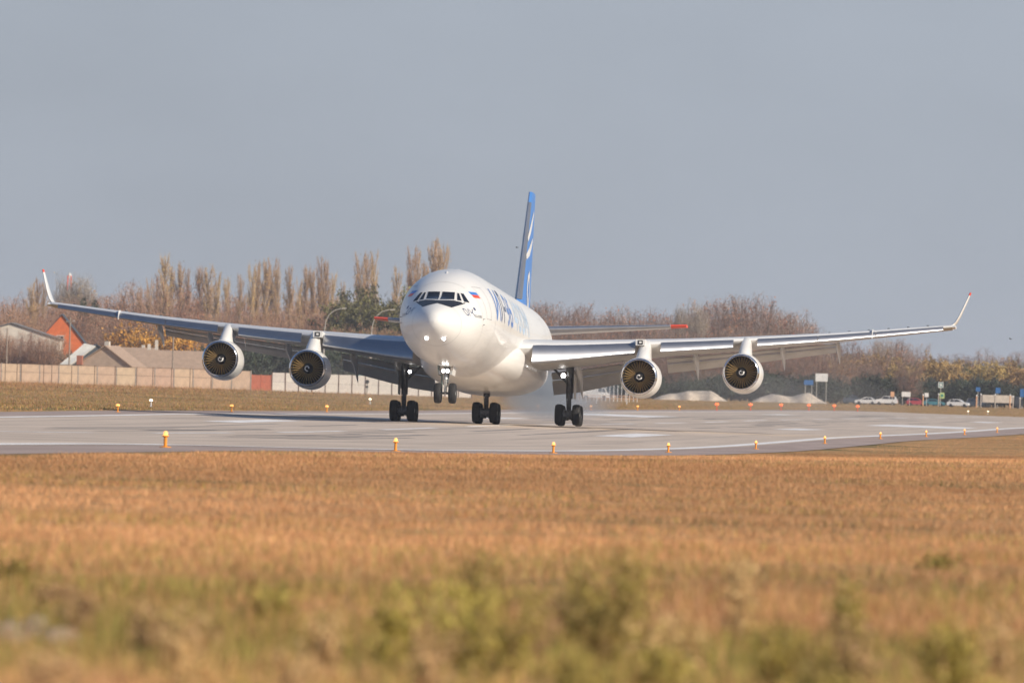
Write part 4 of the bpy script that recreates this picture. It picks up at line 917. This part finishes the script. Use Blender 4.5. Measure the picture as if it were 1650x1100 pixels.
# ------------------------------------------------------------------ poles, lamp posts, mast
M['pole'] = mat('weathered_pole', (.33, .27, .22), .9, var=.2, scale=3); M['lamppost'] = mat('lamp_post_grey', (.58, .55, .50), .6, var=.1, scale=3)
def pole(px, py_top, Z, label, arm=True):
    p = foot(px, 600, Z); h = at(px, py_top, Z).z - p.z; e = empty('utility_pole', p); MB().tube((0, 0, -.2), (0, 0, h), .14, .10, 8).build('post', M['pole'], e)
    if arm: MB().box((0, -.12, h - .7), (1.5, .1, .12)).build('crossarm', M['pole'], e); MB().lathe([(0, .06), (.16, .05), (.18, .01)], (.6, -.12, h - .62), 'Z', 8).build('insulator', M['frame_white'], e)
    tag(e, label, 'pole', 'utility poles by the houses')
pole(111, 511, 1600, 'thin utility pole in front of the orange house'); pole(278, 534, 1560, 'utility pole left of the outer left engine'); pole(10, 528, 1600, 'utility pole at the far left edge before the white house', False); pole(595, 560, 1560, 'plain pole behind the white wall near the starboard gear', False)
def lamp_post(px, py_top, dx, Z, label):
    p = foot(px, 600, Z); h = at(px, py_top, Z).z - p.z; e = empty('street_lamp', p); MB().tube((0, 0, -.2), (0, 0, h * .72), .12, .09, 8).build('post', M['lamppost'], e)
    pts = [(0, 0, h * .72), (dx * .06, 0, h * .84), (dx * .22, 0, h * .92), (dx * .5, 0, h * .975), (dx * .85, 0, h)]; MB().path(pts, .055, 6).build('arm', M['lamppost'], e)
    MB().box((dx, 0, h), (.8, .3, .14), Matrix.Rotation(R(-6), 3, 'Y')).build('lamp_head', M['lamppost'], e); tag(e, label, 'street lamp', 'curved street lamps')
lamp_post(521, 496, 3.1, 1620, 'curved arm street lamp left of the starboard tail tip'); lamp_post(597, 498, 3.3, 1620, 'curved arm street lamp just beside the starboard tail tip')
p = foot(108, 600, 2600); h = at(108, 444, 2600).z - p.z; e = empty('radio_mast', p); tag(e, 'red and white banded mast rising above the birches at left', 'mast')
for k in range(7):
    z0, z1 = h * k / 7, h * (k + 1) / 7
    for sx, sy in ((-1, -1), (1, -1), (1, 1), (-1, 1)): MB().tube((sx * (1.1 - .1 * k), sy * (1.1 - .1 * k), z0), (sx * (1.0 - .1 * k), sy * (1.0 - .1 * k), z1), .16, .16, 5).build('leg', M['red'] if k % 2 == 0 else M['paint'], e)
MB().lathe([(-.7, .45), (0, .6), (.5, .4), (.8, .05)], (0, 0, h), 'Z', 10).build('mast_top', M['paint'], e)

# ------------------------------------------------------------------ cars and roadside things at right
M['carwhite'] = mat('white_car_paint', (.80, .79, .77), .3, var=.02, coat=.5); M['cardark'] = mat('dark_car_paint', (.03, .035, .045), .3, var=.05, coat=.5); M['carteal'] = mat('teal_car_paint', (.04, .15, .18), .3, var=.05, coat=.5); M['carred'] = mat('dark_red_car_paint', (.32, .03, .03), .3, var=.05, coat=.5); M['carsilver'] = mat('silver_car_paint', (.5, .51, .52), .3, .4, var=.05, coat=.5)
CARP = {'hatch': [(-2.05, .30), (-2.12, .62), (-2.05, .95), (-1.75, 1.02), (-1.45, 1.40), (-1.0, 1.52), (.1, 1.50), (.55, 1.36), (1.0, 1.00), (1.75, .88), (2.08, .70), (2.12, .40), (2.0, .28)],
        'sedan': [(-2.2, .30), (-2.26, .62), (-2.2, .92), (-1.6, 1.0), (-1.0, 1.38), (-.6, 1.46), (.1, 1.45), (.5, 1.32), (1.05, .98), (1.9, .86), (2.2, .68), (2.25, .40), (2.1, .28)],
        'suv': [(-2.2, .38), (-2.26, .75), (-2.2, 1.12), (-2.02, 1.2), (-1.8, 1.68), (-1.4, 1.78), (.2, 1.76), (.55, 1.66), (1.0, 1.2), (1.9, 1.06), (2.2, .85), (2.25, .5), (2.1, .36)]}
def car(px, py, Z, kind, m, yaw, label):
    p = foot(px, py, Z); e = empty('parked_car', p, (0, 0, R(yaw))); tag(e, label, 'car', 'cars parked along the far road'); pf = CARP[kind]; top = max(q[1] for q in pf)
    def wid(z): return .86 if z < .95 * top * .62 else .86 - .26 * (z - .95 * top * .62) / (top - .95 * top * .62) * 1.0
    rg = [[(x, s_ * wid(z) * k, z) for x, z in pf] for s_, k in ((-1, .9), (-1, 1.0), (1, 1.0), (1, .9))]; rg[0] = [(x * .98, y, .3 + (z - .3) * .985) for x, y, z in rg[0]]; rg[3] = [(x * .98, y, .3 + (z - .3) * .985) for x, y, z in rg[3]]
    rg = [[(x, -wid(z), z) for x, z in pf], [(x, wid(z), z) for x, z in pf]]
    body = MB().loft(rg).build('body', m, e, 30); belt = .64 * top
    cab = [q for q in pf if q[1] > belt]; xa, xb = cab[0][0] + .1, cab[-1][0] - .05; xt = [q[0] for q in pf if q[1] > top - .13]; ta, tb = min(xt) + .05, max(xt) - .1
    mid = (ta + tb) / 2
    for s_ in (-1, 1):
        for q in ([(xa + .22, belt + .03), (mid - .05, belt + .03), (mid - .05, top - .12), (ta + .05, top - .12)], [(mid + .05, belt + .03), (xb - .12, belt + .03), (tb, top - .12), (mid + .05, top - .12)]):
            MB().add([(x, s_ * (wid(z) + .012), z) for x, z in q], [(0, 1, 2, 3)]).build('side_window', M['glass'], e, None)
        for x in (-1.32, 1.36):
            c = (x, s_ * .78, .31); MB().lathe([(-.1, .19), (-.11, .26), (-.07, .315), (.07, .315), (.11, .26), (.1, .19)], c, 'Y', 18).build('tyre', M['rubber'], e); MB().lathe([(-.09, .03), (-.1, .1), (-.08, .19), (.08, .19), (.1, .1), (.09, .03)], c, 'Y', 14).build('wheel_rim', M['carsilver'], e)
        MB().box((pf[-3][0] - .08, s_ * .62, pf[-3][1] - .04), (.2, .36, .14)).build('headlight', M['frame_white'], e, None); MB().box((pf[1][0] + .06, s_ * .66, pf[2][1] - .2), (.14, .3, .22)).build('tail_light', M['carred'], e, None)
    i = pf.index(cab[-1]); f0 = pf[i]; f1 = pf[i - 1] if pf[i - 1][1] < top - .05 else pf[i - 1]
    lo = pf[i + 1] if i + 1 < len(pf) else pf[i]
    MB().add([(lo[0] - .02 + .02, y * .92 * wid(lo[1]), lo[1] + .02) for y in (-1, 1)] + [(f0[0] + .02, y * .9 * wid(f0[1]), f0[1] + .02) for y in (1, -1)], [(0, 1, 2, 3)]).build('windscreen', M['glass'], e, None)
CZd = 1950
car(1374, 640, CZd + 10, 'suv', M['cardark'], 12, 'dark car at the left end of the parked cars')
car(1396, 644, CZd, 'sedan', M['carwhite'], 170, 'white sedan parked second from the left by the thicket')
car(1428, 646, CZd, 'suv', M['carwhite'], 172, 'white tall car parked left of the white board')
car(1476, 649, CZd + 15, 'hatch', M['carred'], 10, 'dark red car half hidden right of the white board')
car(1504, 651, CZd, 'sedan', M['carteal'], 8, 'teal car parked left of the green framed sign')
car(1544, 655, CZd - 40, 'hatch', M['carwhite'], -14, 'white hatchback nearest the runway, right of the signs')
car(1574, 653, CZd + 25, 'suv', M['cardark'], 4, 'dark car parked behind the white hatchback')
p = foot(1612, 657, CZd); tk = empty('parked_truck', p, (0, 0, R(3))); tag(tk, 'long pale grey box truck parked at the far right', 'truck')
MB().box((-.6, 0, 1.75), (6.2, 2.3, 1.5)).build('cargo_box', M['wallgrey'], tk, None); MB().extrude([(2.7, .5), (4.3, .5), (4.35, 1.3), (4.0, 2.3), (2.7, 2.35)], -1.05, 1.05, lambda u, v, w: (u, w, v)).build('cab', M['cardark'], tk, 30); MB().box((.6, 0, .75), (7.0, 1.0, .3)).build('chassis', M['black'], tk, None)
MB().add([(4.36, -.9, 1.35), (4.36, .9, 1.35), (4.03, .9, 2.2), (4.03, -.9, 2.2)], [(0, 1, 2, 3)]).build('windscreen', M['glass'], tk, None)
for x in (-2.6, 3.4):
    for s_ in (-1, 1): MB().lathe([(-.14, .25), (-.15, .4), (-.1, .47), (.1, .47), (.15, .4), (.14, .25)], (x, s_ * .95, .47), 'Y', 18).build('tyre', M['rubber'], tk)
def sign(px, py, Z, w, h, m, label, cat='sign', posts=(0,), board_z=None, frame=None, mark=None):
    c = at(px, py, Z); g0 = gz(c.x, c.y); e = empty('road_sign', (c.x, c.y, g0)); z = c.z - g0; tag(e, label, cat)
    for x in posts: MB().tube((x, .06, -.2), (x, .06, z), .05, .05, 7).build('post', M['lamppost'], e)
    o = MB().box((0, 0, z), (w, .06, h)).build('board', m, e, None)
    if frame:
        for q in (-1, 1): MB().box((q * (w / 2 - .06), -.05, z), (.12, .05, h)).build('frame_bar', frame, o, None); MB().box((0, -.052, z + q * (h / 2 - .06)), (w, .05, .12)).build('frame_bar', frame, o, None)
    if mark: MB().box((0, -.055, z), (w * .5, .05, h * .45)).build('symbol', mark, o, None)
mt('sign_green', (.03, .24, .20)); mt('sign_blue', (.03, .14, .38)); mt('sign_lime', (.50, .62, .25)); mt('sign_peach', (.72, .40, .22))
sign(1516, 620, 1940, 1.0, 1.1, M['sign_green'], 'square green sign with white frame on a post', frame=M['frame_white'], mark=M['frame_white'])
sign(1518, 637, 1935, .9, 1.1, M['sign_lime'], 'yellow green sign below the green framed sign', posts=(-.3,), mark=M['sign_green'])
sign(1460, 635, 1930, 1.7, .95, M['frame_white'], 'white board on two posts among the parked cars', cat='board', posts=(-.7, .7)); sign(1438, 635, 1930, .7, 1.0, M['sign_peach'], 'small peach coloured sign left of the white board')
sign(1493, 636, 1930, .8, .8, M['frame_white'], 'small white sign right of the white board'); sign(1576, 627, 1960, .85, .85, M['sign_blue'], 'small blue road sign left of the box truck'); sign(1608, 629, 1960, .95, 1.1, M['sign_blue'], 'blue road sign above the box truck'); sign(1647, 633, 1960, .8, 1.6, M['sign_blue'], 'blue sign at the right picture edge')
sign(1303, 616, 1840, 1.7, .9, M['sign_blue'], 'blue panel at the right end of the pale wall', posts=(-.6, .6)); sign(1324, 608, 1870, 2.3, 1.5, M['frame_white'], 'white board above the dark thicket right of the pale wall', cat='board', posts=(-.9, .9))
mk = []
for k, (px, py, hh_) in enumerate(((1573, 658, 2.3), (1580, 658, 2.6), (1603, 660, 2.6), (1627, 660, 2.6), (1632, 660, 2.3), (1643, 661, 2.0), (1487, 652, 2.2), (1512, 654, 2.4))):
    p = foot(px, py, 1900 if px > 1550 else 1925); e = empty('marker_post', p); MB().tube((0, 0, -.1), (0, 0, hh_ * .93), .13, .12, 8).build('post', M['postgrey'] if k % 3 else M['sign_peach'], e); MB().lathe([(0, .13), (.12, .16), (.26, .1), (.3, .01)], (0, 0, hh_ * .93), 'Z', 10).build('cap', M['frame_white'], e); mk.append((px, e))
for i, (px, e) in enumerate(sorted(mk, key=lambda q: q[0])): tag(e, 'thin pale marker post with white cap by the parked cars, %s from the left' % ordinal(i + 1), 'post', 'marker posts by the road')
# antenna row, roadside masts behind the right main gear
p = foot(985, 632, 1560); e = empty('antenna_array', p); tag(e, 'row of thin white masts on a low frame behind the right main gear', 'antenna')
for k in range(16): MB().tube((-5.2 + k * .62, 0, 0), (-5.2 + k * .62, 0, 2.6), .05, .05, 6).build('mast', M['frame_white'], e)
for z in (.5, .9): MB().tube((-5.3, 0, z), (4.2, 0, z), .05, .05, 6).build('frame_rail', M['sign_peach'], e)
for k, (px, h_) in enumerate(((896, 1.9), (936, 1.6), (944, 1.5), (961, 1.9), (1010, 2.0))):
    p = foot(px, 645, 1350); e = empty('marker_post', p); MB().tube((0, 0, -.1), (0, 0, h_), .06, .05, 8).build('post', M['frame_white'], e); MB().box((0, 0, h_), (.3, .2, .12)).build('cap', M['frame_white'], e); tag(e, 'slim white post in the far grass beside the right main gear, %s from the left' % ordinal(k + 1), 'post', 'white posts in the far grass')
p = foot(958, 629, 1640); vn = empty('parked_van', p, (0, 0, R(8))); tag(vn, 'white van standing behind the antenna masts by the right gear', 'van')
MB().extrude([(-2.4, .4), (2.4, .4), (2.45, 1.05), (2.0, 1.2), (1.4, 2.1), (-2.4, 2.2)], -.95, .95, lambda u, v, w: (u, w, v)).build('body', M['carwhite'], vn, 25)
for s_ in (-1, 1):
    MB().add([(.4, s_ * .96, 1.25), (1.8, s_ * .96, 1.25), (1.35, s_ * .96, 1.95), (.4, s_ * .96, 1.95)], [(0, 1, 2, 3)]).build('side_window', M['glass'], vn, None)
    for x in (-1.5, 1.5): MB().lathe([(-.12, .2), (-.12, .34), (.12, .34), (.12, .2)], (x, s_ * .85, .34), 'Y', 16).build('tyre', M['rubber'], vn)
# dark round signal behind the starboard gear
p = foot(591, 640, 1480); e = empty('signal_light', p); tag(e, 'dark two lens signal standing before the white wall', 'signal'); MB().tube((0, 0, 0), (0, 0, 2.2), .05, .05, 6).build('post', M['black'], e)
for z, r_ in ((1.9, .3), (1.15, .2)): MB().lathe([(-.12, r_), (.12, r_), (.14, r_ * .6)], (0, -.1, z), 'Y', 16).build('lamp_housing', M['black'], e)
# birds
def bird(px, py, Z, span, lb):
    p = at(px, py, Z); e = empty('bird', p, (0, R(10), R(40))); e.scale = (.5, .5, .5); MB().lathe([(-.22, .01), (-.12, .06), (.05, .07), (.2, .04), (.32, .01)], (0, 0, 0), 'Y', 8).build('body', M['black'], e)
    for s_ in (-1, 1): MB().loft([[(s_ * x, y0, z), (s_ * x, y1, z), (s_ * x, y1, z + .015), (s_ * x, y0, z + .015)] for x, y0, y1, z in ((.04, -.1, .14, .02), (span * .25, -.14, .1, .14), (span * .5, -.02, .06, .06))]).build('wing', M['black'], e)
    tag(e, lb, 'bird', 'birds in flight')
bird(832.7, 399, 900, .8, 'small dark bird flying left of the tail fin'); bird(1628, 546, 900, .9, 'dark bird flying beyond the right wing tip')

# ------------------------------------------------------------------ tyre smoke
sm = bpy.data.materials.new('tyre_smoke'); sm.use_nodes = True; nt = sm.node_tree; nt.nodes.remove(nt.nodes['Principled BSDF'])
pv = nt.nodes.new('ShaderNodeVolumePrincipled'); nt.links.new(pv.outputs[0], nt.nodes['Material Output'].inputs['Volume']); pv.inputs['Color'].default_value = (.80, .87, .97, 1); pv.inputs['Anisotropy'].default_value = 0.1
tc = nt.nodes.new('ShaderNodeTexCoord'); no = nt.nodes.new('ShaderNodeTexNoise'); no.inputs['Scale'].default_value = 2.2; no.inputs['Detail'].default_value = 4; nt.links.new(tc.outputs['Generated'], no.inputs['Vector'])
mr = nt.nodes.new('ShaderNodeMapRange'); mr.inputs['From Min'].default_value = .36; mr.inputs['From Max'].default_value = .72; mr.inputs['To Min'].default_value = 0; mr.inputs['To Max'].default_value = .34; nt.links.new(no.outputs['Fac'], mr.inputs['Value']); vs = nt.nodes.new('ShaderNodeVectorMath'); vs.operation = 'DISTANCE'; vs.inputs[1].default_value = (.5, .5, .42); nt.links.new(tc.outputs['Generated'], vs.inputs[0])
fo = nt.nodes.new('ShaderNodeMapRange'); fo.interpolation_type = 'SMOOTHSTEP'; fo.inputs['From Min'].default_value = .5; fo.inputs['From Max'].default_value = .12; nt.links.new(vs.outputs['Value'], fo.inputs['Value'])
ml = nt.nodes.new('ShaderNodeMath'); ml.operation = 'MULTIPLY'; nt.links.new(mr.outputs[0], ml.inputs[0]); nt.links.new(fo.outputs[0], ml.inputs[1]); nt.links.new(ml.outputs[0], pv.inputs['Density'])
rg = []
for i in range(15):
    f_ = i / 14; rr_ = .6 + 2.9 * math.sin(math.pi * min(1, f_ * .9 + .08)) ** .8; rg.append([(3.1 - .9 * f_ + rr_ * 1.25 * math.cos(2 * math.pi * k / 20), 1.5 + f_ * 42, .15 + rr_ * .62 * (1 + math.sin(2 * math.pi * k / 20))) for k in range(20)])
o = MB().loft(rg).build('tyre_smoke', sm, None, 60); o.location = GR; o.rotation_euler = (0, 0, R(-5.38)); tag(o, 'thin bluish tyre smoke drifting behind the main wheels', 'smoke', kind='stuff')

# ------------------------------------------------------------------ pale volumes added in place of exhaust heat shimmer
xm = bpy.data.materials.new('added_heat_haze'); xm.use_nodes = True; nt = xm.node_tree; nt.nodes.remove(nt.nodes['Principled BSDF'])
pv = nt.nodes.new('ShaderNodeVolumePrincipled'); nt.links.new(pv.outputs[0], nt.nodes['Material Output'].inputs['Volume']); pv.inputs['Color'].default_value = (.95, .90, .84, 1); pv.inputs['Density'].default_value = .0016
for x, y, lb in ((10.3, 0, 'port inner'), (16.3, 4, 'port outer'), (-10.3, 0, 'starboard inner'), (-16.3, 4, 'starboard outer')):
    rg = []
    for i in range(13):
        f_ = i / 12; rr_ = .5 + 2.4 * math.sin(math.pi * (.06 + .9 * f_)) ** .7; rg.append([(x + rr_ * 1.1 * math.cos(2 * math.pi * k / 18), y + f_ * 170, .25 + rr_ * .62 * (1 + math.sin(2 * math.pi * k / 18)) + 1.3 * math.exp(-f_ * 5)) for k in range(18)])
    o = MB().loft(rg).build('added_heat_haze', xm, None, 60); o.location = GR; o.rotation_euler = (0, 0, R(-5.38)); tag(o, 'faint pale haze added for heat shimmer behind the %s engine' % lb, 'exhaust haze', kind='stuff')

# ------------------------------------------------------------------ haze
hz = bpy.data.materials.new('haze'); hz.use_nodes = True; nt = hz.node_tree; nt.nodes.remove(nt.nodes['Principled BSDF'])
pv = nt.nodes.new('ShaderNodeVolumePrincipled'); pv.inputs['Color'].default_value = (.86, .90, 1.0, 1); pv.inputs['Density'].default_value = 0.00007; nt.links.new(pv.outputs[0], nt.nodes['Material Output'].inputs['Volume'])
o = MB().box((0, 3800, 21.5), (16000, 13000, 47)).build('haze', hz, None, None); tag(o, 'thin autumn haze over the airfield', 'haze', kind='stuff')
